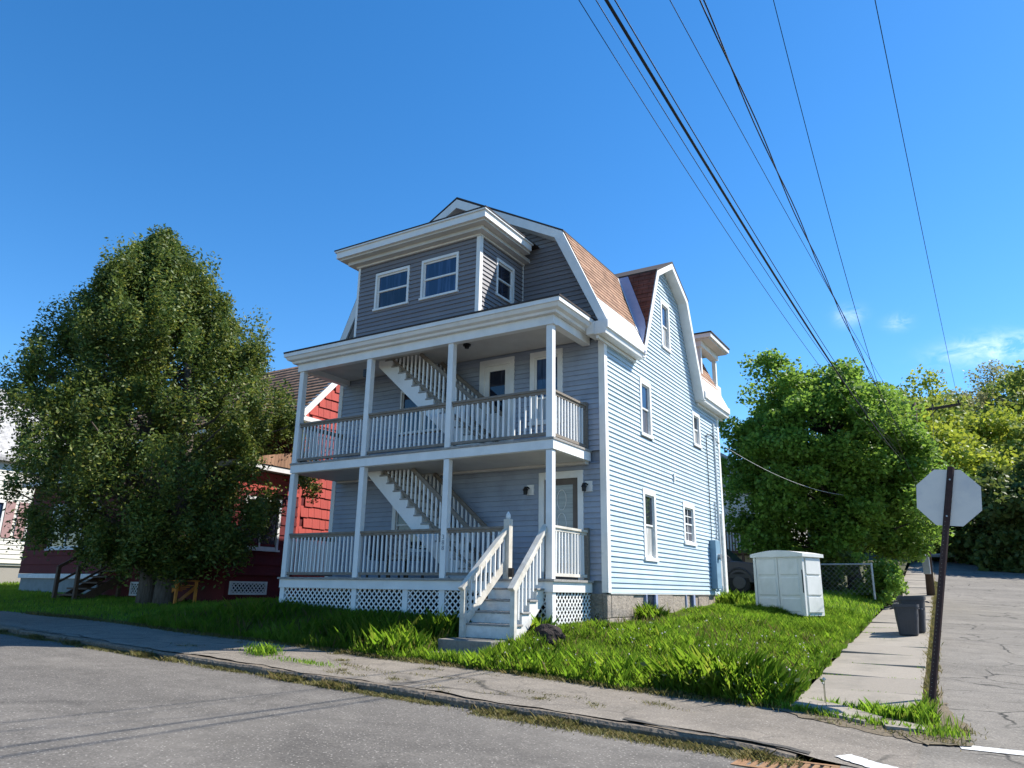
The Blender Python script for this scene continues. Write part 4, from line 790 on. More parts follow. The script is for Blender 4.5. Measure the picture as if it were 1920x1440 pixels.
mb = MB(); mb.box(RXL-.25, RX+.3, RYP-.35, RYF-.02, 4.92, 5.08); o = obj('porch_roof', mb, 'band_white', RH); mb = MB(); mb.add([(RXL-.3, RYP-.4, 5.09), (RX+.33, RYP-.4, 5.09), (RX+.33, RYF, 5.75), (RXL-.3, RYF, 5.75), (RX+.33, RYF, 5.09), (RXL-.3, RYF, 5.09)], [(0, 1, 2, 3), (1, 4, 2), (0, 3, 5)]); o2 = obj('roofing', mb, 'shingle_roof', o); set_uv(o2, lambda c: (c.x, c.y*1.1))
mb = MB(); mb.box(RXL, -24.2, RYP-.03, RYP+.02, 1.74, 1.89); obj('band', mb, 'band_white', RH)
mb = MB(); mb.box(RXL+.05, -24.2, RYP+.05, RYF, .8, 1.739); fo2 = obj('foundation', mb, 'grey_found', RH)
mb = MB(); mb.box(-24.2, RX-.05, RYP+.05, RYF, .8, 1.9); obj('foundation', mb, 'red_dark', RH)  # right part in the shade-darkened red
# basement vents with lattice
FV = frame((0, RYP+.045, 0), (1, 0, 0), (0, -1, 0)); FVR = frame((RX-.045, 0, 0), (0, 1, 0), (1, 0, 0))
def vent(F, u0, u1, z0, z1):
    mb = MB(); mb.fbox(F, u0, u1, 0, .06, z0, z0+.06); mb.fbox(F, u0, u1, 0, .06, z1-.06, z1); mb.fbox(F, u0, u0+.06, 0, .059, z0+.06, z1-.06); mb.fbox(F, u1-.06, u1, 0, .059, z0+.06, z1-.06); v = obj('lattice_vent', mb, 'band_white', RH)
    obj('lattice', lattice(F, u0+.06, u1-.06, z0+.06, z1-.06, .04, .13, .03), 'band_white', v, recalc=False); mb = MB(); mb.fbox(F, u0+.06, u1-.06, .005, .02, z0+.06, z1-.06); obj('backing', mb, 'dark', v)
vent(FV, -22.4, -20.9, 1.25, 1.66); vent(FVR, 14.2, 15.5, 1.35, 1.72)
# wooden entry steps
mb = MB(); st = []
sx, sy, sz = -23.3, RYP, 2.0
for k in range(5): mb = MB(); z = sz-.18*k; y = sy-.28*k; mb.box(sx-.55, sx+.55, y-.3, y+.02, z-.05, z); o = obj('entry_step' if k == 0 else 'tread', mb, 'wood_brown', RH if k == 0 else o0); o0 = o if k == 0 else o0
for s in (-.55, .55):
    mb = MB(); mb.beam((sx+s, sy-.05, sz-.18), (sx+s, sy-1.5, sz-1.05), .05, .25); obj('stringer', mb, 'wood_brown', o0); mb = MB(); mb.beam((sx+s, sy, sz+.95), (sx+s, sy-1.5, sz+.05), .06, .09); obj('handrail', mb, 'wood_brown', o0)
    mb = MB(); mb.box(sx+s-.05, sx+s+.05, sy-1.52, sy-1.42, .9, sz+.06); obj('post', mb, 'wood_brown', o0); mb = MB(); mb.box(sx+s-.05, sx+s+.05, sy-.2, sy-.1, .9, sz+.92); obj('post', mb, 'wood_brown', o0)
    mb = MB(); mb.beam((sx+s, sy-.2, sz+.35), (sx+s, sy-1.45, sz-.4), .05, .06); obj('midrail', mb, 'wood_brown', o0)
# orange wooden chair beside the cedar
def gl(x, y): return g1(GL, x, y)
q = ray(335, 1100); q = q/q[1]; oy = 13.3; ox = q[0]*oy; oz = gl(ox, oy); t = thing('wooden_chair', 'orange wooden garden chair just right of the cedar trunk', 'chair', (ox, oy, oz))
for i in range(4): mb = MB(); mb.beam((ox-.25, oy-.2+.13*i, oz+.35), (ox-.55, oy-.2+.13*i, oz+1.05), .1, .025); obj('back_slat', mb, 'wood_orange', t)
for i in range(4): mb = MB(); mb.beam((ox-.3+.16*i, oy-.28, oz+.33+.05*i), (ox-.3+.16*i, oy+.3, oz+.33+.05*i), .13, .025); obj('seat_slat', mb, 'wood_orange', t)
for s in (-.3, .3):
    mb = MB(); mb.beam((ox+.35, oy+s, oz+0), (ox+.35, oy+s, oz+.58), .08, .04, up=(1, 0, 0)); obj('leg', mb, 'wood_orange', t); mb = MB(); mb.beam((ox-.4, oy+s, oz+0), (ox+.35, oy+s, oz+.44), .03, .1); obj('leg', mb, 'wood_orange', t); mb = MB(); mb.beam((ox-.5, oy+s, oz+.6), (ox+.42, oy+s, oz+.6), .11, .025); obj('armrest', mb, 'wood_orange', t)

# ------------------------------------------------------------ cream house at the far left
WH = thing('cream_house', 'cream clapboard house with pale grey roof at the left edge', 'house', (-41, 19, 1.5)); FW2 = frame((-37, 0, 0), (0, 1, 0), (1, 0, 0))
mb = MB(); mb.box(-45, -37.03, 12, 26, 2.3, 7.0); ww = obj('wall', mb, 'cream', WH)
WO = [(15.6, 16.6, 3.5, 5.1), (20.4, 21.4, 3.5, 5.1), (17.6, 18.5, 3.5, 5.1)]
def siding2(wall, F, u0, u1, z0, z1, e, ops, m):
    z = z0
    while z < z1-.01:
        zb = min(z+e, z1); cuts = sorted((a, b) for a, b, c, d in ops if min(zb, d)-max(z, c) > .5*e); pos = u0; segs = []
        for a, b in cuts: segs.append((pos, a)); pos = b
        segs.append((pos, u1))
        for a, b in segs:
            mb = MB(); mb.add([F(a, .03, z), F(b, .03, z), F(b, .004, zb), F(a, .004, zb), F(a, -.02, z), F(b, -.02, z), F(b, -.02, zb), F(a, -.02, zb)], [(0, 1, 2, 3), (0, 4, 5, 1), (0, 3, 7, 4), (1, 5, 6, 2), (3, 2, 6, 7)]); obj('clapboard', mb, m, wall)
        z = zb
siding2(ww, FW2, 12, 26, 2.4, 7.0, .2, WO, 'cream')
for a, b, c, d in WO:
    mb = MB(); mb.fbox(FW2, a, a+.08, -.03, .06, c, d); mb.fbox(FW2, b-.08, b, -.03, .06, c, d); mb.fbox(FW2, a+.08, b-.08, -.03, .062, d-.09, d); mb.fbox(FW2, a-.03, b+.03, -.03, .09, c-.03, c+.05); mb.fbox(FW2, a+.08, b-.08, -.03, .03, (c+d)/2-.03, (c+d)/2+.03); w = obj('window', mb, 'white', WH)
    for e, f in ((c+.05, (c+d)/2-.03), ((c+d)/2+.03, d-.09)): mb = MB(); mb.fbox(FW2, a+.08, b-.08, -.02, .0, e, f); obj('pane', mb, 'glass_blue', w)
    for e in (a-.42, b+.04): mb = MB(); mb.fbox(FW2, e, e+.38, .025, .06, c, d); obj('shutter', mb, 'mauve', w)
mb = MB(); mb.box(-44.9, -37.1, 12.1, 25.9, 1.0, 2.3); obj('foundation', mb, 'concrete', WH)
mb = MB(); mb.prism([(-45.3, 6.85), (-41, 10.8), (-36.7, 6.85), (-36.7, 7.0), (-41, 10.98), (-45.3, 7.0)], frame((0, 0, 0), (1, 0, 0), (0, 1, 0)), 11.7, 26.3); o = obj('roof', mb, 'shake_grey', WH); set_uv(o, lambda c: (c.y, c.x*1.36))
mb = MB(); mb.add([(-45, 12.02, 7), (-37, 12.02, 7), (-41, 12.02, 10.75)], [(0, 1, 2)]); mb.add([(-45, 25.98, 7), (-37, 25.98, 7), (-41, 25.98, 10.75)], [(0, 1, 2)]); obj('gable_wall', mb, 'cream', WH)

# ------------------------------------------------------------ grey house with deck behind
GH = thing('grey_house', 'pale grey house with brown deck glimpsed behind the maple', 'house', (-13.5, 42, 1.9)); FG = frame((0, 40.5, 0), (1, 0, 0), (0, -1, 0))
mb = MB(); mb.box(-19, -8.6, 40.53, 48, 1.7, 7.2); gw = obj('wall', mb, 'cream', GH); siding2(gw, FG, -19, -8.6, 1.9, 7.2, .22, [], 'cream')
mb = MB(); mb.prism([(-19.4, 7.1), (-13.8, 10.6), (-8.2, 7.1)], frame((0, 0, 0), (1, 0, 0), (0, 1, 0)), 40.1, 48.4); o = obj('roof', mb, 'shake_grey', GH); set_uv(o, lambda c: (c.y, c.x*1.2))
mb = MB(); mb.box(-11.4, -8.8, 38.6, 40.45, 3.55, 3.7); dk = obj('deck', mb, 'wood_brown', GH)
for x in (-11.3, -10.1, -8.9): mb = MB(); mb.box(x-.06, x+.06, 38.62, 38.74, 1.7, 4.65); obj('post', mb, 'wood_brown', dk)
mb = MB(); mb.box(-11.35, -8.85, 38.6, 38.72, 4.651, 4.72); obj('rail', mb, 'wood_brown', dk)
for i in range(16): mb = MB(); x = -11.2+i*.15; mb.box(x-.025, x+.025, 38.64, 38.69, 3.7, 4.65); obj('baluster', mb, 'wood_brown', dk)

# ------------------------------------------------------------ resin shed
fx, fy = -3.75, 19.9; ang = math.radians(-21); c, s = math.cos(ang), math.sin(ang); sz = gl(-4.2, 20.2)+.0; SW, SD, SH = 1.42, .85, 1.45
t = thing('storage_shed', 'off-white resin storage shed with double doors in the long grass', 'shed', (fx, fy, sz))
FSH = lambda u, d, z: (fx+(u-SW)*c+d*s*-1, fy+(u-SW)*s+d*c, sz+z)
mb = MB(); mb.fbox(FSH, .02, SW-.02, .03, SD-.02, 0, SH); obj('body', mb, 'resin', t)
for u0, u1 in ((.08, SW/2-.008), (SW/2+.008, SW-.08)):
    mb = MB(); mb.fbox(FSH, u0, u1, .0, .029, .03, SH-.02); d = obj('door', mb, 'resin', t)
    for z0, z1 in ((.08, .42), (.47, .92), (.97, SH-.07)):
        mb = MB(); P = [(u0+.05, z0), (u1-.05, z0), (u1-.05, z1), (u0+.05, z1)]; Q = [(u0+.075, z0+.03), (u1-.075, z0+.03), (u1-.075, z1-.02), (u0+.075, z1-.02)]
        mb.add([FSH(u, -.002, z) for u, z in P]+[FSH(u, -.014, z) for u, z in Q], [(4, 5, 6, 7)]+[(i, (i+1) % 4, (i+1) % 4+4, i+4) for i in range(4)]); obj('panel', mb, 'resin', d)
for u0, u1 in ((0, .07), (SW-.07, SW)): mb = MB(); mb.fbox(FSH, u0, u1, -.012, .06, 0, SH); obj('corner_post', mb, 'resin', t)
for z0, z1 in ((.08, .45), (.5, .95), (1.0, SH-.06)): mb = MB(); mb.fbox(FSH, SW-.02, SW+.012, .12, SD-.1, z0, z1); obj('side_panel', mb, 'resin', t, bevel=.008)
mb = MB(); n = 12; P = [(-.05+(SW+.1)*i/n, SH+.05+.09*math.sin(pi*i/n)) for i in range(n+1)]; P = [(-.05, SH-.03)]+P+[(SW+.05, SH-.03)]
mb.prism(P, FSH, -.06, SD+.05); obj('lid', mb, 'resin', t)
mb = MB(); mb.fbox(FSH, SW-.03, SW-.012, -.03, -.013, .55, 1.1); obj('hinge', mb, 'black_metal', t)

# ------------------------------------------------------------ trash bins
def rsq(w, r, n=5):
    out = []
    for cx_, cy_, a0 in ((1, 1, 0), (-1, 1, pi/2), (-1, -1, pi), (1, -1, 1.5*pi)):
        for i in range(n): a = a0+pi/2*i/(n-1); out.append((cx_*(w-r)+r*math.cos(a), cy_*(w-r)+r*math.sin(a)))
    return out
def bin_(x, y, h, w, label, lidh):
    z = g1(GL, -1, y)+.035; t = thing('trash_bin', label, 'trash bin', (x, y, z), 'open bins on the sidewalk'); mb = MB(); prof = [(.74, 0, .3), (.78, .03, .3), (.97, h*.9, .3), (1.06, h*.905, .3), (1.06, h, .3), (.98, h, .3), (.9, h*.5, .3), (.74, .04, .3)]; n = 20
    for k, zz, r in prof: mb.v += [(x+a*k, y+b*k, z+zz) for a, b in rsq(w, w*.32)]
    for i in range(len(prof)-1):
        for j in range(n): mb.f.append((i*n+j, i*n+(j+1) % n, (i+1)*n+(j+1) % n, (i+1)*n+j))
    mb.f += [tuple(range(n))[::-1], tuple((len(prof)-1)*n+j for j in range(n))]; obj('body', mb, 'bin', t)
    for sgn in (-1, 1): mb = MB(); mb.tube([(x+sgn*w*1.04, y-.09, z+h*.86), (x+sgn*w*1.28, y-.09, z+h*.84), (x+sgn*w*1.28, y+.09, z+h*.84), (x+sgn*w*1.04, y+.09, z+h*.86)], .018, 6); obj('handle', mb, 'bin', t)
    for i in range(-2, 3): mb = MB(); mb.beam((x+i*w*.27, y-w*.80, z+.08), (x+i*w*.33, y-w*.965, z+h*.86), .02, .012, up=(0, 1, 0)); obj('rib', mb, 'bin', t)
bin_(-1.58, 20.0, .68, .25, 'smaller dark grey trash bin in front on the concrete sidewalk', 0); bin_(-1.5, 20.75, .82, .28, 'taller dark grey trash bin standing behind the smaller one', 0)

# ------------------------------------------------------------ stop sign seen from behind
bx, by = -.79, 11.6; bz = g1(G, bx, by); top = Vector((-.165, 11.72, 3.32)); t = thing('stop_sign', 'blank back of octagonal stop sign on leaning perforated post', 'road sign', (bx, by, bz))
b = Vector((bx, by, bz-.1)); mb = MB(); mb.beam(b, top, .034, .075, up=(1, 0, 0)); d = (top-b).normalized(); r_ = d.cross(Vector((0, 1, 0))).normalized()
mb = MB(); fw_ = Vector((0, -1, 0)); fw_ = (fw_-d*fw_.dot(d)).normalized(); r_ = d.cross(fw_).normalized()
P = [(-.042, 0), (-.03, 0), (-.016, .03), (.016, .03), (.03, 0), (.042, 0), (.042, .006), (.024, .037), (-.024, .037), (-.042, .006)]
n = len(P); mb.add([b+r_*u+fw_*v for u, v in P]+[top+r_*u+fw_*v for u, v in P], [tuple(range(n)), tuple(range(2*n-1, n-1, -1))]+[(i, i+n, (i+1) % n+n, (i+1) % n) for i in range(n)]); obj('post', mb, 'rust', t)
mb = MB(); L_ = (top-b).length; k = .3
while k < L_-.75:
    p = b+d*k+fw_*.0385-r_*.015; mb.add([p+r_*(.005*math.cos(a))+d*(.005*math.sin(a)) for a in np.linspace(0, 2*pi, 7)[:-1]], [(0, 1, 2, 3, 4, 5)]); k += .0254*2
hol = obj('post_holes', mb, 'slab', t, recalc=False); hol['kind'] = 'stuff'
sc_ = Vector((-.22, 11.64, 2.94))+fw_*-.008; mb = MB(); Rr = .762/2/math.cos(pi/8); rr = Rr
tilt = math.radians(6)
ux = (r_*math.cos(tilt)+d*math.sin(tilt)); uz = (-r_*math.sin(tilt)+d*math.cos(tilt))
if ux.x < 0: ux = -ux
sc_ = top-d*.42-fw_*.006
oc = [sc_+ux*rr*math.cos(pi/8+i*pi/4)+uz*rr*math.sin(pi/8+i*pi/4) for i in range(8)]; oc2 = [p-fw_*.003 for p in oc]; mb.add(oc+oc2, [tuple(range(8)), tuple(range(15, 7, -1))]+[(i, i+8, (i+1) % 8+8, (i+1) % 8) for i in range(8)]); pl = obj('plate', mb, 'sign_back', t)
mb = MB(); mb.add([p-fw_*.0045 for p in oc], [tuple(range(8))]); obj('red_face', mb, 'sign_red', pl, recalc=False)
for k in (.18, .68): mb = MB(); p = top-d*k+fw_*.03; mb.tube([p, p+fw_*.02], .012, 6); obj('bolt', mb, 'galv', t)

# ------------------------------------------------------------ utility pole and wires
ux_, uy_ = -1.98, 38.0; uz_ = g1(GL, ux_, uy_); t = thing('utility_pole', 'dark wooden utility pole with side arm beyond the sidewalk', 'utility pole', (ux_, uy_, uz_))
PT = Vector((-1.66, 38.0, 10.25)); mb = MB(); mb.tube([(ux_, uy_, uz_-.3), (ux_+.16, uy_, 5.8), PT], [.17, .145, .11], 12); obj('pole', mb, 'bark_red', t, smooth=True)
mb = MB(); mb.beam((-1.72, 37.88, 9.8), (.2, 37.88, 9.95), .1, .11); obj('cross_arm', mb, 'bark_red', t); mb = MB(); mb.beam((-1.66, 37.86, 8.9), (-.75, 37.86, 9.82), .03, .04); obj('brace', mb, 'rust', t)
for x in (-1.66, -.9, .12): mb = MB(); z = 9.86+(x+1.7)*.08; z = z if x > -1.6 else 10.25; mb.tube([(x, 37.88 if x > -1.6 else 38, z), (x, 37.88 if x > -1.6 else 38, z+.08), (x, 37.88 if x > -1.6 else 38, z+.16)], [.03, .05, .03], 8); obj('insulator', mb, 'black_metal', t)
mb = MB(); mb.tube([(-1.5, 37.7, 4.5), (-1.5, 37.7, 5.25)], .24, 14); obj('transformer', mb, 'galv', t)
mb = MB(); mb.box(-2.12, -1.84, 37.55, 37.8, 2.55, 3.3); obj('meter_box', mb, 'galv', t, bevel=.02); mb = MB(); mb.tube([(-1.98, 37.7, 3.3), (-1.99, 37.72, 4.6), (-1.85, 37.78, 6.6)], .035, 8); obj('riser_pipe', mb, 'wire_white', t)
def wire(name, label, pts, r, m='wire', twist=0, n=60, grp='overhead lines along the side street'):
    mb = MB()
    P = [Vector(p) for p in pts]
    if twist:
        for ph in (0, pi): mb.tube([P[i]+Vector((math.cos(i*.55+ph), 0, math.sin(i*.55+ph)))*twist for i in range(len(P))], r, 5)
    else: mb.tube(P, r, 6)
    return tag(obj(name, mb, m, loc=P[0]), label, 'wire', grp)
def span(near, pole, midratio, n=70, back=-26):
    # plan-straight run; height: parabola through near, the mid sighting and the pole
    nx, ny, nz = near; qx, qy, qz = pole; rx_, rz_ = midratio; sl_ = (qx-nx)/(qy-ny); ym = (nx-sl_*ny)/(rx_-sl_); zm = EYE+rz_*ym
    A = np.array([[ny*ny, ny, 1], [ym*ym, ym, 1], [qy*qy, qy, 1]]); co = np.linalg.solve(A, [nz, zm, qz])
    out = []
    for y in np.linspace(back, qy, n):
        z = np.polyval(co, y) if y > ny else nz+(2*co[0]*ny+co[1])*(y-ny)
        out.append((nx+sl_*(y-ny), y, float(z)))
    return out
w1 = span((-3.03, 6.18, 8.0), (-1.85, 38, 7.5), (-.161, .319)); wire('power_line', 'thin black overhead wire, leftmost of all', w1, .005); wire('power_line', 'thin black wire just above the leftmost one, left of the thick bundle', [(x+.10, y, z+.16) for x, y, z in span((-3.03, 6.18, 8.0), (-1.85, 38, 7.5), (-.158, .318))], .006)
w2 = span((-2.42, 5.54, 7.2), (-1.85, 38, 6.8), (-.139, .308)); wire('cable_bundle', 'thick black overhead cable bundle crossing the sky', w2, .018); wire('power_line', 'black wire lashed close along the thick cable bundle', [(x+.05, y, z+.08+.0015*(y-20)) for x, y, z in w2], .007)
wire('power_line', 'single thin wire between the thick bundle and the twisted line', span((-2.22, 6.9, 8.2), (-1.75, 38, 9.0), (-.081, .277)), .0055)
wire('twisted_line', 'twisted black service cable, right of the thick bundle', span((-1.73, 6.44, 7.6), (-1.75, 38, 7.6), (-.095, .297), n=160), .0085, twist=.018)
wire('power_line', 'thin wire running to the middle of the pole arm', span((-1.45, 9.1, 9.6), (-.9, 37.88, 10.05), (-.09, .32)), .0055); wire('power_line', 'rightmost thin wire running to the end of the pole arm', span((-.24, 9.8, 9.6), (.12, 37.88, 10.15), (-.006, .40)), .0065)
dp = []
for i in range(30):
    s_ = i/29; dp.append((XR+.05+(ux_+.1-XR-.05)*s_, 22.3+(38-22.3)*s_, 6.1+(6.6-6.1)*s_-1.1*4*s_*(1-s_)))
wire('service_drop', 'pale service wire sagging from the blue house to the pole', dp, .008, 'wire_white', grp='service wire')

# ------------------------------------------------------------ dark SUV behind the house
cxx, cyy = -8.3, 26.6; cz = gl(-7.5, 26.6)-.0; t = thing('parked_car', 'dark navy SUV parked between the blue house and the shed', 'car', (cxx, cyy, cz))
FC = frame((cxx, cyy, cz), (1, 0, 0), (0, -1, 0)); Wd = .88
low = [(-2.3, .32), (2.25, .32), (2.3, .6), (2.25, .95), (1.35, 1.05), (-2.2, 1.08), (-2.32, .85)]
mb = MB(); mb.prism(low, FC, -Wd, Wd); obj('body', mb, 'car_paint', t, bevel=.05)
up_ = [(-2.15, 1.0), (1.3, 1.0), (.55, 1.62), (.3, 1.66), (-1.75, 1.66), (-2.0, 1.58)]
mb = MB(); mb.prism(up_, FC, -Wd+.12, Wd-.12); cb = obj('cabin', mb, 'car_paint', t, bevel=.05)
for P in ([(-1.95, 1.08), (-1.05, 1.08), (-1.05, 1.54), (-1.8, 1.54)], [(-.97, 1.08), (-.05, 1.08), (-.05, 1.54), (-.97, 1.54)], [(.03, 1.08), (1.1, 1.08), (.5, 1.54), (.03, 1.54)]):
    mb = MB(); mb.prism(P, FC, Wd-.13, Wd-.112); obj('window', mb, 'glass_shade' if P[0][0] < -1.5 else 'glass_dark', cb)
mb = MB(); mb.fbox(FC, -1.7, .4, Wd-.3, Wd-.24, 1.68, 1.72); obj('roof_rail', mb, 'galv', cb); mb = MB(); mb.fbox(FC, -2.2, 2.15, Wd-.01, Wd+.02, .5, .62); obj('side_trim', mb, 'car_trim', t)
for u in (-1.4, 1.4):
    for sd in (-1, 1):
        mb = MB(); mb.tube([FC(u, sd*(Wd-.2), .35), FC(u, sd*(Wd+.015), .35)], .35, 22); w = obj('wheel', mb, 'tyre', t); mb = MB(); mb.tube([FC(u, sd*(Wd+.016), .35), FC(u, sd*(Wd+.03), .35)], [.22, .2], 18); obj('rim', mb, 'rim', w)
    mb = MB(); mb.tube([FC(u+.43*math.cos(a), Wd+.01, .38+.43*math.sin(a)) for a in np.linspace(0, pi, 13)], .035, 6); obj('wheel_arch', mb, 'car_trim', t)

# ------------------------------------------------------------ chain-link fence, stone pillar, guard rail
fa, fb, fyy = -7.2, -3.2, 29.0; fz = gl(-4.5, 29); t = thing('chain_link_fence', 'low chain-link fence under the maple', 'fence', (-5, 29, fz)); FFn = frame((0, fyy, 0), (1, 0, 0), (0, -1, 0))
o = obj('wire_mesh', lattice(FFn, fa, fb, fz+.05, fz+1.05, 0, .17, .006), 'fence_wire', t, recalc=False); mb = MB(); mb.tube([(fa, fyy, fz+1.07), (fb, fyy, fz+1.07)], .03, 8); obj('top_rail', mb, 'galv', t)
for x in (fa, -5.2, fb): mb = MB(); mb.tube([(x, fyy, fz-.1), (x, fyy, fz+1.12)], .035, 8); obj('post', mb, 'galv', t)
mb = MB(); mb.box(-3.1, -2.75, 34.2, 34.6, gl(-3, 34)-.1, gl(-3, 34)+1.0); tag(obj('stone_pillar', mb, 'stone', loc=(-2.9, 34.4, gl(-3, 34)), bevel=.03), 'short weathered stone pillar beside the far sidewalk', 'pillar')
t = thing('guard_rail', 'steel guard rail in shade at the end of the side street', 'guard rail', (-1, 62, g1(G, -1, 62))); mb = MB(); gz = g1(G, 0, 62)
P = [(0, .5), (.03, .53), (0, .58), (.03, .63), (.0, .68), (.0, .72), (.012, .72), (.045, .63), (.015, .58), (.045, .53), (.012, .48)]
n = len(P); mb.add([(-3.4, 62-a, gz+b) for a, b in P]+[(6, 60.5-a, gz+b-.15) for a, b in P], [tuple(range(n)), tuple(range(2*n-1, n-1, -1))]+[(i, i+n, (i+1) % n+n, (i+1) % n) for i in range(n)]); obj('beam', mb, 'galv', t)
for i in range(6): x = -3.2+i*1.8; y = 62.08-(x+3.4)*1.5/9.4; mb = MB(); mb.box(x-.07, x+.07, y, y+.14, gz-.4, gz+.66); obj('post', mb, 'wood_brown', t)

# ------------------------------------------------------------ foliage
def leaves(C, size, aspect=1.6, droop=0.0, up=.3, jit=.35):
    n = len(C); D = RNG.normal(size=(n, 3)); D[:, 2] = D[:, 2]*.7-droop; D /= np.linalg.norm(D, axis=1, keepdims=True)
    A = RNG.normal(size=(n, 3)); A[:, 2] += up; S_ = np.cross(D, A); S_ /= np.linalg.norm(S_, axis=1, keepdims=True)+1e-9
    l = size*(1+jit*RNG.uniform(-1, 1, n))[:, None]; w = l/aspect; Nn = np.cross(D, S_)
    P = np.stack([C-D*l*.5, C+S_*w*.5+Nn*l*.08, C+D*l*.5, C-S_*w*.5+Nn*l*.08], 1)
    return P.reshape(-1, 3)
def clump_pts(cent, rad, per, shell=.55):
    out = []
    for c, r in zip(cent, rad):
        u = RNG.normal(size=(per, 3)); u /= np.linalg.norm(u, axis=1, keepdims=True); k = RNG.uniform(shell, 1, per)[:, None]**.6*(1+.11*RNG.normal(size=(per, 1))); out.append(c+u*k*r)
    return np.concatenate(out)
def branch(mb, p, q, r0, r1, sag=.0, n=5, wob=.08):
    p = np.array(p, float); q = np.array(q, float); L_ = np.linalg.norm(q-p); pts = []
    for i in range(n+1): t_ = i/n; pts.append(p+(q-p)*t_+np.array([random.gauss(0, wob*L_*.25), random.gauss(0, wob*L_*.25), sag*math.sin(pi*t_)])*(0 if i in (0, n) else 1))
    mb.tube(pts, list(np.linspace(r0, r1, n+1)), 7)
# --- big cedar
tx, ty = -19.4, 12.9; tz = gl(tx, ty); rgt = np.array([.852, .523, 0]); fwd = np.array([-.523, .852, 0])
CT = thing('cedar_tree', 'tall broad evergreen cedar with twin trunks in front of the red house', 'tree', (tx, ty, tz))
def cprof(z): return np.interp(z, [2.1, 2.6, 3.3, 4.6, 6, 8, 9.4, 10.6, 11.3, 12.0], [.9, 2.6, 3.8, 4.4, 4.3, 3.6, 2.8, 1.8, 1.0, .3])
def cshift(z): return np.interp(z, [1, 3, 6, 12.4], [.3, .0, -.7, -1.4])
cent = []; rad = []
while len(cent) < 780:
    z = RNG.uniform(2.15, 11.95); rr_ = cprof(z); k = math.sqrt(RNG.uniform(.12, 1)); a = RNG.uniform(0, 2*pi); r0 = max(0.05, rr_*k-.2)
    lump = 1+.12*math.sin(3*a+z*1.3)+.08*math.sin(7*a-z*2.1)
    c = np.array([tx, ty, 0])+rgt*(cshift(z)+r0*lump*math.cos(a))+fwd*(r0*lump*math.sin(a)*.85); c[2] = z; cent.append(c); rad.append(np.array([.40, .40, .66])*RNG.uniform(.5, 1.5)*(.6+.4*min(1, rr_/2)))
pts = clump_pts(cent, rad, 350, .1)
np_mesh('crown', leaves(pts, .115, 2.3, droop=-.15, up=.0), 4, 'leaf_cedar', CT)
mb = MB()
b1 = (tx-.22, ty-.1, tz-.15); b2 = (tx+.30, ty+.08, tz-.15)
mb.tube([b1, (tx-.24, ty-.12, tz+.7), (tx-.35, ty-.1, tz+1.8), (tx-.9, ty-.3, 6.5), (tx-1.3, ty-.6, 11)], [.30, .24, .22, .15, .03], 12); tr1 = obj('trunk', mb, 'bark', CT, smooth=True)
mb = MB(); mb.tube([b2, (tx+.28, ty+.05, tz+.7), (tx+.42, ty+.15, tz+1.9), (tx+.3, ty+.1, 6.0), (tx-.4, ty-.1, 10)], [.32, .25, .22, .15, .03], 12); obj('trunk', mb, 'bark', CT, smooth=True)
for i in range(0, 780, 5):
    c = cent[i]; zb = max(2.2, c[2]-np.hypot(c[0]-tx, c[1]-ty)*.55-.2); f_ = (zb-tz)/11
    mb = MB() if i == 0 else mb
    branch(mb, (tx-.3-1.0*f_, ty-.1-.4*f_, zb), c, .06, .014, sag=.1)
obj('limbs', mb, 'bark', CT)
# --- maple
mx_, my_ = -4.3, 33.0; mz = gl(mx_, my_); MPT = thing('maple_tree', 'round bright green maple tree behind the white shed', 'tree', (mx_, my_, mz))
cent = []; rad = []; mc = np.array([mx_, my_, 0])+rgt*-.75; mc[2] = 6.8
while len(cent) < 300:
    u = RNG.normal(size=3); u /= np.linalg.norm(u); k = RNG.uniform(.25, 1)**.45; lump = 1+.10*math.sin(4*u[0]+3*u[2])+.07*math.sin(9*u[1]+2)
    h = 4.5 if u[2] > 0 else 4.2; p = mc+rgt*(u[0]*3.95*k*lump)+fwd*(u[1]*3.6*k*lump); p[2] = mc[2]+u[2]*h*k*lump
    if np.dot(p[:2]-np.array([mx_, my_]), rgt[:2]) > 2.0-.45*max(0, p[2]-8.2) and p[2] > 7.6: continue
    cent.append(p); rad.append(np.array([.8, .8, .6])*RNG.uniform(.6, 1.25))
pts = clump_pts(cent, rad, 450, .25)
np_mesh('crown', leaves(pts, .15, 1.15, droop=.35, up=1.6), 4, 'leaf_maple', MPT)
mb = MB(); mb.tube([(mx_+.05, my_, mz-.2), (mx_-.0, my_, mz+.6), (mx_-.12, my_, mz+1.6), (mx_-.4, my_, 6.5), (mx_-.5, my_, 9.5)], [.36, .27, .24, .15, .04], 12); obj('trunk', mb, 'bark_dark', MPT, smooth=True)
mb = MB()
for i in range(0, 300, 5): c = cent[i]; zb = max(mz+1.3, min(8.2, c[2]-1.2)); branch(mb, (mx_-.1-.3*(zb-3)/5, my_, zb), c, .07, .015, sag=.15)
obj('limbs', mb, 'bark_dark', MPT)
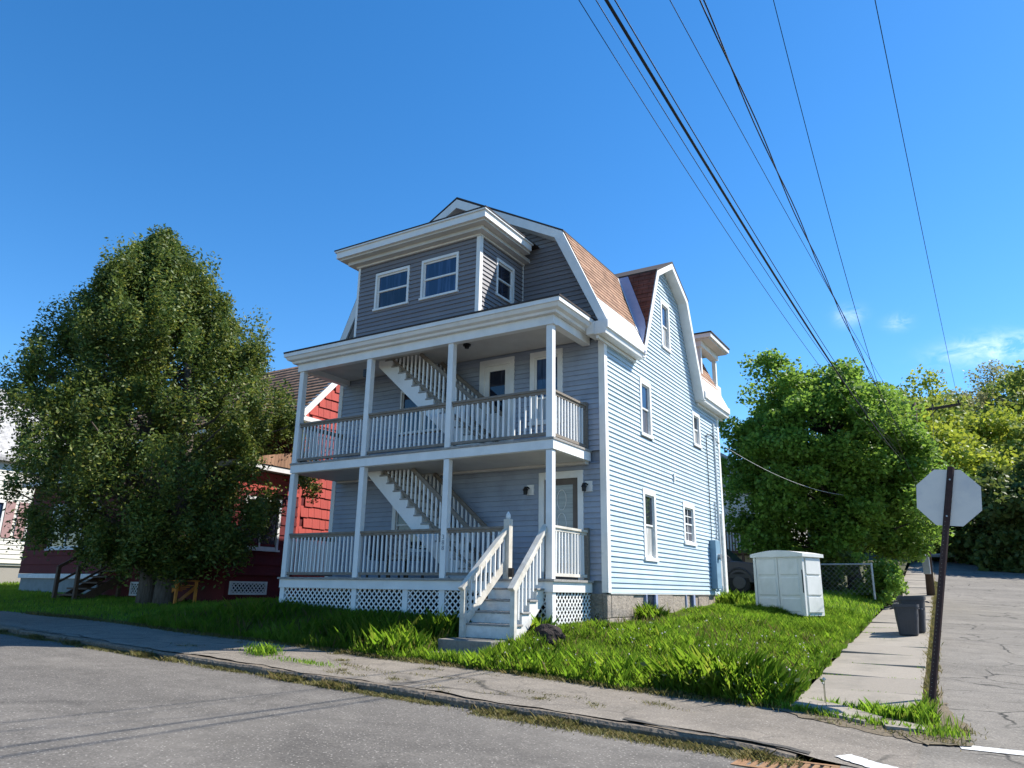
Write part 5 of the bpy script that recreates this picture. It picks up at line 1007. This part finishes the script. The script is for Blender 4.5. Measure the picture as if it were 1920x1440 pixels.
# --- shrub
shx, shy = -2.95, 30.2; shz = gl(shx, shy); T = thing('leafy_shrub', 'leafy green shrub at the sidewalk edge below the maple', 'shrub', (shx, shy, shz)); cent = [np.array([shx, shy, shz+.75])+RNG.normal(size=3)*np.array([.42, .4, .38]) for _ in range(34)]
np_mesh('foliage', leaves(clump_pts(cent, [np.array([.28, .28, .25])]*34, 130, .3), .13, 1.3, droop=.2, up=1.2), 4, 'leaf_maple', T)
mb = MB()
for c in cent[::3]: branch(mb, (shx+random.uniform(-.15, .15), shy+random.uniform(-.1, .1), shz-.05), c, .03, .008)
obj('stems', mb, 'bark_dark', T)
shx, shy = -5.6, 30.6; shz = gl(shx, shy); T = thing('leafy_shrub', 'dark green shrub behind the chain-link fence', 'shrub', (shx, shy, shz)); cent = [np.array([shx, shy, shz+.7])+RNG.normal(size=3)*np.array([.9, .35, .3]) for _ in range(40)]
np_mesh('foliage', leaves(clump_pts(cent, [np.array([.3, .28, .25])]*40, 120, .3), .13, 1.3, droop=.2, up=1.2), 4, 'leaf_dark', T); mb = MB()
for c in cent[::3]: branch(mb, (shx+random.uniform(-.5, .5), shy+random.uniform(-.1, .1), shz-.05), c, .03, .008)
obj('stems', mb, 'bark_dark', T)
# --- hillside trees (px of crown centre, top row, spread, distance, kind)
TREES = [
 (1660, 720, 4.4, 72, 'leaf_spring', 'spring green tree peeking out right behind the maple crown', .9), (1712, 742, 4.2, 66, 'leaf_yellow', 'yellow-green tree behind the top of the utility pole', 1),
 (1765, 800, 4.0, 64, 'leaf_yellow', 'bright yellow-green tree below the pole arm', 1), (1822, 706, 3.2, 84, 'leaf_pale', 'pale thinly leafed tree tallest against the sky at right', .45),
 (1890, 700, 4.2, 82, 'leaf_spring', 'tall green tree at the right edge against the sky', .8), (1860, 815, 4.2, 66, 'leaf_yellow', 'yellow-green tree above the stop sign, right of the pole arm', 1),
 (1915, 860, 4.0, 58, 'leaf_dark', 'dark green tree at the right edge beside the stop sign', 1), (1770, 735, 3.2, 92, 'leaf_dark', 'small dark tree on the skyline above the pole arm', .7),
 (1700, 890, 3.6, 62, 'leaf_spring', 'low green tree between the maple and the stop sign', 1), (1930, 790, 4.2, 70, 'leaf_spring', 'green tree cut off by the right picture edge', 1),
 (1800, 900, 4.0, 63, 'leaf_dark', 'shaded tree directly behind the stop sign plate', 1.1), (1640, 800, 4, 78, 'leaf_spring', 'green tree mostly hidden behind the maple', .8),
 (1745, 960, 3.0, 64, 'leaf_dark', 'dark understorey tree left of the stop sign post', 1.1), (1850, 960, 3.0, 61, 'leaf_dark', 'dark understorey tree right of the stop sign post', 1.2), (1912, 985, 2.8, 56, 'leaf_dark', 'dark low tree over the guard rail at the right edge', 1.2), (1985, 880, 4.5, 56, 'leaf_dark', 'large dark tree beyond the right picture edge', 1),
 (1735, 690, 5.2, 88, 'leaf_yellow', 'yellow-green tree rising behind the pole top, on the crest', .9), (1860, 668, 5.0, 92, 'leaf_pale', 'pale airy tree on the crest at right', .6), (1925, 665, 5.4, 88, 'leaf_spring', 'broad green tree on the crest cut by the right edge', .9),
 (1800, 740, 5.0, 76, 'leaf_spring', 'broad green tree on the slope above the stop sign', 1), (1690, 780, 4.6, 70, 'leaf_yellow', 'yellow-green tree left of the utility pole top', 1), (1880, 760, 4.8, 72, 'leaf_yellow', 'yellow-green tree on the slope left of the right edge', 1)]
for (px, py, rr_, yy, lm, lab, dens) in TREES:
    p = atY(px, py, yy); zt = p[2]; x = p[0]; zg = g1(G, x, yy)-.1; hgt = max(4.5, zt-zg); T = thing('hillside_tree', lab, 'tree', (x, yy, zg), 'trees on the wooded hillside')
    ch = min(hgt*.8, rr_*2.6); nc = 60; cent = []; zc = zt-ch/2
    for i in range(nc):
        u = RNG.normal(size=3); u /= np.linalg.norm(u); k = RNG.uniform(.15, 1)**.5; cent.append(np.array([x, yy, zc])+u*k*np.array([rr_*.85, rr_*.85, ch*.46]))
    np_mesh('crown', leaves(clump_pts(cent, [np.array([.28, .28, .24])*rr_*RNG.uniform(.7, 1.2) for _ in range(nc)], int(135*dens), .15), .34 if lm != 'leaf_pale' else .26, 1.2, droop=.2, up=1.0), 4, lm, T)
    mb = MB(); mb.tube([(x, yy, zg-.3), (x+random.uniform(-.3, .3), yy, zg+hgt*.45), (x, yy, zt-ch*.25)], [.24, .17, .05], 8); obj('trunk', mb, 'bark_dark', T)
    mb = MB()
    for c in cent[::5]: branch(mb, (x, yy, max(zg+hgt*.3, c[2]-ch*.25)), c, .08, .02)
    obj('limbs', mb, 'bark_dark', T)
# dense undergrowth of the wood
pts = np.stack([RNG.uniform(-9, 14, 26000), RNG.uniform(66, 84, 26000), RNG.uniform(0, 1, 26000)**1.2*6.0], 1); pts[:, 2] += G(pts[:, 0], pts[:, 1]); 
tag(np_mesh('undergrowth', leaves(pts, .42, 1.2, up=.6), 4, 'leaf_dark', loc=(2, 75, 6), kind='stuff'), 'dense dark undergrowth of the wood behind the guard rail', 'undergrowth')

# ------------------------------------------------------------ grass
def blades(X, Y, Zf, hgt, wid, bend=.5):
    n = len(X); Z = Zf(X, Y)-.01; a = RNG.uniform(0, 2*pi, n); hv = hgt*np.clip(RNG.normal(1, .3, n), .35, 1.9); w = wid*RNG.uniform(.7, 1.3, n); b = hv*bend*RNG.uniform(.05, 1.15, n)
    dx, dy = np.cos(a), np.sin(a); px_, py_ = -dy, dx
    B = np.stack([X, Y, Z], 1); side = np.stack([px_, py_, np.zeros(n)], 1)*w[:, None]*.5; mid = B+np.stack([dx*b*.35, dy*b*.35, hv*.6], 1); tip = B+np.stack([dx*b, dy*b, hv], 1)
    return np.stack([B-side, B+side, mid+side*.75, tip, mid-side*.75], 1).reshape(-1, 3)
def scatter(n, x0, x1, y0, y1, ok):
    X = RNG.uniform(x0, x1, n); Y = RNG.uniform(y0, y1, n); k = ok(X, Y); return X[k], Y[k]
def noise2(X, Y): return .5+.25*np.sin(X*1.7+np.sin(Y*1.3)*1.5)+.25*np.sin(Y*2.1+X*.6+1)
def free(X, Y):
    ok = (X < xl(Y)-.0+.06*np.sin(Y*5)) & ~((X > XL_) & (X < XR+.02) & (Y > YW) & (Y < YB)) & ~((X > PL-.05) & (X < PX+.05) & (Y > PY+.0) & (Y < YW+.1)) & ~((X > -8.1) & (X < -7.05) & (Y > 10.38) & (Y < 11.55)) & ~((X > -8.1) & (X < -6.95) & (Y > 11.3) & (Y < PY))
    ok &= ~((X > RXL) & (X < RX) & (Y > RYP)); ok &= Y > 9.98+.08*np.sin(X*3.1)+.06*np.sin(X*7.7)
    return ok
G_ = []
X, Y = scatter(330000, -7.2, -1.9, 9.9, 23.5, free); k = RNG.uniform(0, 1, len(X)) < np.clip(1.35-(Y-10)*.055, .3, 1); X, Y = X[k], Y[k]
dn = noise2(X*.9+1, Y*.8)+.5*noise2(X*3.7, Y*3.1)+RNG.normal(size=len(X))*.3; k = dn > .15; X, Y = X[k], Y[k]
G_.append(blades(X, Y, GL, .055+.075*noise2(X*1.3, Y*1.1)+.035*(noise2(X*4.1, Y*3.7) > .72)-.05*((X < -5.7) & (Y > 14)), .0065, .6))
X, Y = scatter(130000, -16, -6.5, 9.9, 13, free); G_.append(blades(X, Y, GL, .10+.08*noise2(X, Y), .0075))
X, Y = scatter(45000, -34, -15.5, 9.9, 16.5, free); G_.append(blades(X, Y, GL, .06+.04*noise2(X, Y), .018))
X, Y = scatter(30000, -12, -2, 22.5, 34, free); G_.append(blades(X, Y, GL, .11, .03))
X, Y = scatter(22000, -45, -29, 11, 28, lambda X, Y: X > -100); G_.append(blades(X, Y, GL, .09, .03))
tag(np_mesh('grass', np.concatenate(G_), 5, 'grass', loc=(-6, 14, .8), kind='stuff'), 'long bright green grass of the lawns around the houses', 'grass')
# weedy clumps against the foundation and along the walk edge
G_ = []
for (cx_, cy_, r_, n_, h_) in ((-6.15, 15.7, .22, 700, .28), (-6.1, 21.8, .4, 900, .28), (-7.0, 12.3, .16, 350, .36), (-8.6, 11.5, .35, 1100, .34), (-9.3, 10.7, .45, 1300, .34), (-8.75, 10.45, .35, 900, .32), (-10.6, 11.0, .7, 1300, .3), (-13.5, 11.2, .8, 1200, .3), (-6.2, 10.4, .5, 700, .24), (-4.6, 10.5, .6, 900, .24)):
    X = cx_+RNG.normal(size=n_)*r_*.6; Y = cy_+RNG.normal(size=n_)*r_*.6; k = free(X, Y); G_.append(blades(X[k], Y[k], GL, np.full(k.sum(), h_*.9), .0065, .7))
tag(np_mesh('tall_grass', np.concatenate(G_), 5, 'grass', loc=(-9, 11, .7), kind='stuff'), 'taller unmown grass tufts by the porch and foundation', 'grass')
# dry weeds along the curb, cracks, verge, corner
G_ = []
X = RNG.uniform(-22, -1.9, 34000); Y = 7.81-np.abs(RNG.normal(size=34000))*.07; k = noise2(X*2.1, Y)+RNG.normal(size=34000)*.15 > .34; G_.append(blades(X[k], Y[k], G, np.full(k.sum(), .035)+.03*(noise2(X[k]*3.3, Y[k]) > .6), .008, 1.1))
X = RNG.uniform(-5.2, -1.6, 6000); Y = 7.72+RNG.normal(size=6000)*.1; G_.append(blades(X, Y, G, np.full(6000, .04), .008, 1.1))
X = RNG.uniform(-20, -2.3, 8000); Y = 9.93+RNG.normal(size=8000)*.07; G_.append(blades(X, Y, GW, np.full(8000, .06), .009, 1))
Y = RNG.uniform(10.5, 45, 6500)**1.0; X = xr(Y)+.07+RNG.normal(size=6500)*.05; G_.append(blades(X, Y, lambda a, b: G(a, b)+.05, np.full(6500, .09), .014, .8))
X = RNG.uniform(-2.3, -.35, 1500); Y = RNG.uniform(9.65, 10.6, 1500); k = noise2(X*4, Y*5) > .4; G_.append(blades(X[k], Y[k], lambda a, b: np.maximum(GW(a, b), G(a, b))+.03, np.full(k.sum(), .045), .011, .9))
X = -.5+RNG.normal(size=500)*.1; Y = 10.4+RNG.normal(size=500)*.22; G_.append(blades(X, Y, lambda a, b: G(a, b)+.012, np.full(500, .035), .009, 1))
for _ in range(26):
    cx_, cy_ = random.uniform(-12, -3.5), random.uniform(8.1, 9.8); n_ = random.randint(40, 200); X = cx_+RNG.normal(size=n_)*random.uniform(.06, .25); Y = cy_+(X-cx_)*random.uniform(-.5, .5)+RNG.normal(size=n_)*.06; G_.append(blades(X, Y, GW, np.full(n_, .028), .008, 1.4))
tag(np_mesh('dry_weeds', np.concatenate(G_), 5, 'grass_dry', loc=(-8, 8, .4), kind='stuff'), 'sparse yellowish weeds along the curb and in pavement cracks', 'weeds')
G_ = []
for yj in [10.62+1.42*i-(.17 if i else 0) for i in range(0, 9)]:
    n_ = 420 if yj < 11 else 150; X = RNG.uniform(float(xl(yj)), float(xr(yj)), n_); k = (np.sin(X*6+yj*3) > -.1) | (n_ > 300); X = X[k]; Y = yj+RNG.normal(size=len(X))*(.012 if yj > 11 else .05); G_.append(blades(X, Y, lambda a, b: GL(-1+0*a, b)+.0, np.full(len(X), .04 if yj > 11 else .09), .012, .6))
for (cx_, cy_, n_, h_, sx_, sy_) in ((-1.0, 10.5, 500, .13, .2, .06), (-1.35, 10.0, 300, .08, .3, .04), (-.8, 10.75, 350, .13, .05, .22), (-.8, 11.5, 260, .09, .06, .3), (-10.1, 8.75, 300, .12, .16, .1), (-8.9, 8.5, 200, .05, .35, .06), (-1.9, 9.95, 350, .08, .3, .05), (-.6, 10.0, 200, .07, .12, .12)):
    X = cx_+RNG.normal(size=n_)*sx_; Y = cy_+RNG.normal(size=n_)*sy_; G_.append(blades(X, Y, lambda a, b: np.maximum(GW(a, b), G(a, b)+.03)+.03, np.full(n_, h_), .012, .6))
tag(np_mesh('joint_grass', np.concatenate(G_), 5, 'grass', loc=(-1.5, 11, .35), kind='stuff'), 'green grass growing in slab joints and at the sign corner', 'grass')
G_ = []
X, Y = scatter(2000, -7, -2.2, 9.95, 17, free); G_.append(blades(X, Y, GL, np.full(len(X), .17), .004, .5)); X, Y = scatter(1500, -15, -8, 9.95, 12.4, free); G_.append(blades(X, Y, GL, np.full(len(X), .22), .005, .5))
tag(np_mesh('seed_grass', np.concatenate(G_), 5, 'grass_dry', loc=(-6, 12, .7), kind='stuff'), 'thin pale grass stalks gone to seed among the lawn', 'grass')
# dandelion puffs on thin stalks
pv, pf, ps = [], [], MB()
puff = MB()
for _ in range(110):
    while True:
        x, y = random.uniform(-7, -2.2), 9.98+abs(random.gauss(0, 2.6))
        if bool(free(np.array([x]), np.array([y]))[0]): break
    z = gl(x, y); h = random.uniform(.14, .27); r = random.uniform(.010, .019); ps.tube([(x, y, z), (x+random.uniform(-.03, .03), y, z+h)], .003, 3, False); c = Vector((x, y, z+h))
    puff.add([c+Vector(v)*r for v in ((1, 0, 0), (-1, 0, 0), (0, 1, 0), (0, -1, 0), (0, 0, 1), (0, 0, -1))], [(0, 2, 4), (2, 1, 4), (1, 3, 4), (3, 0, 4), (2, 0, 5), (1, 2, 5), (3, 1, 5), (0, 3, 5)])
o = obj('dandelion_puffs', puff, 'puff', loc=(-4, 12, .8), recalc=False); tag(o, 'white dandelion seed heads dotted over the lawn', 'dandelions', kind='stuff')
o = obj('dandelion_stalks', ps, 'grass_dry', loc=(-4, 12, .8), recalc=False); tag(o, 'thin pale dandelion stalks standing in the lawn', 'stalks', kind='stuff')
# flowering weed clump at the lawn corner
T = thing('weed_clump', 'bushy flowering weed clump at the lawn corner near the sidewalk', 'plant', (-3.1, 10.55, gl(-3.1, 10.55)))
n_ = 15000; X = -3.1+RNG.normal(size=n_)*.45; Y = 10.55+RNG.normal(size=n_)*.24; k = free(X, Y); np_mesh('leaf_blades', blades(X[k], Y[k], GL, .27*np.exp(-((X[k]+3.1)**2/.7+(Y[k]-10.55)**2/.35)*.5)+.07, .0065, .8), 5, 'grass', T)
C = np.stack([-3.1+RNG.normal(size=900)*.38, 10.45+RNG.normal(size=900)*.2, np.zeros(900)], 1); C[:, 2] = GL(C[:, 0], C[:, 1])+RNG.uniform(.05, .33, 900); np_mesh('broad_leaves', leaves(C, .09, 1.6, up=1), 4, 'leaf_dark', T)
fl = {'puff': MB(), 'yellow': MB(), 'pinkish': MB()}; stk = MB()
for i in range(110):
    x, y = -3.0+random.gauss(0, .42), 10.6+random.gauss(0, .22); z = gl(x, y); h = random.uniform(.25, .46); m = 'puff' if i % 3 else ('pinkish' if i % 2 else 'yellow'); c = Vector((x, y, z+h)); r = random.uniform(.014, .028); stk.tube([(x, y, z), c], .004, 3, False)
    fl[m].add([c+Vector(v)*r for v in ((1, 0, 0), (-1, 0, 0), (0, 1, 0), (0, -1, 0), (0, 0, 1), (0, 0, -1))], [(0, 2, 4), (2, 1, 4), (1, 3, 4), (3, 0, 4), (2, 0, 5), (1, 2, 5), (3, 1, 5), (0, 3, 5)])
for m, b_ in fl.items(): o = obj('flower_heads', b_, m, T, recalc=False); o['kind'] = 'stuff'
obj('stalks', stk, 'grass_dry', T, recalc=False)['kind'] = 'stuff'
# dark stump
sx_, sy_ = -6.62, 12.0; sz_ = gl(sx_, sy_)-.03; bm = bmesh.new(); bmesh.ops.create_icosphere(bm, subdivisions=4, radius=1)
for v in bm.verts:
    c = v.co; k = 1+.10*math.sin(5*c.x+1)+.08*math.sin(7*c.y+c.z*4)+.06*math.sin(11*c.z+3*c.x)+random.uniform(-.03, .03); v.co = Vector((c.x*.36*k, c.y*.26*k, max(c.z, -.2)*.30*k))
me = bpy.data.meshes.new('stump'); bm.to_mesh(me); bm.free(); me.materials.append(MT['rockdark']); o = bpy.data.objects.new('tree_stump', me); COL.objects.link(o); o.location = (sx_, sy_, sz_+.04); tag(o, 'dark rounded stump in the grass right of the front steps', 'stump')
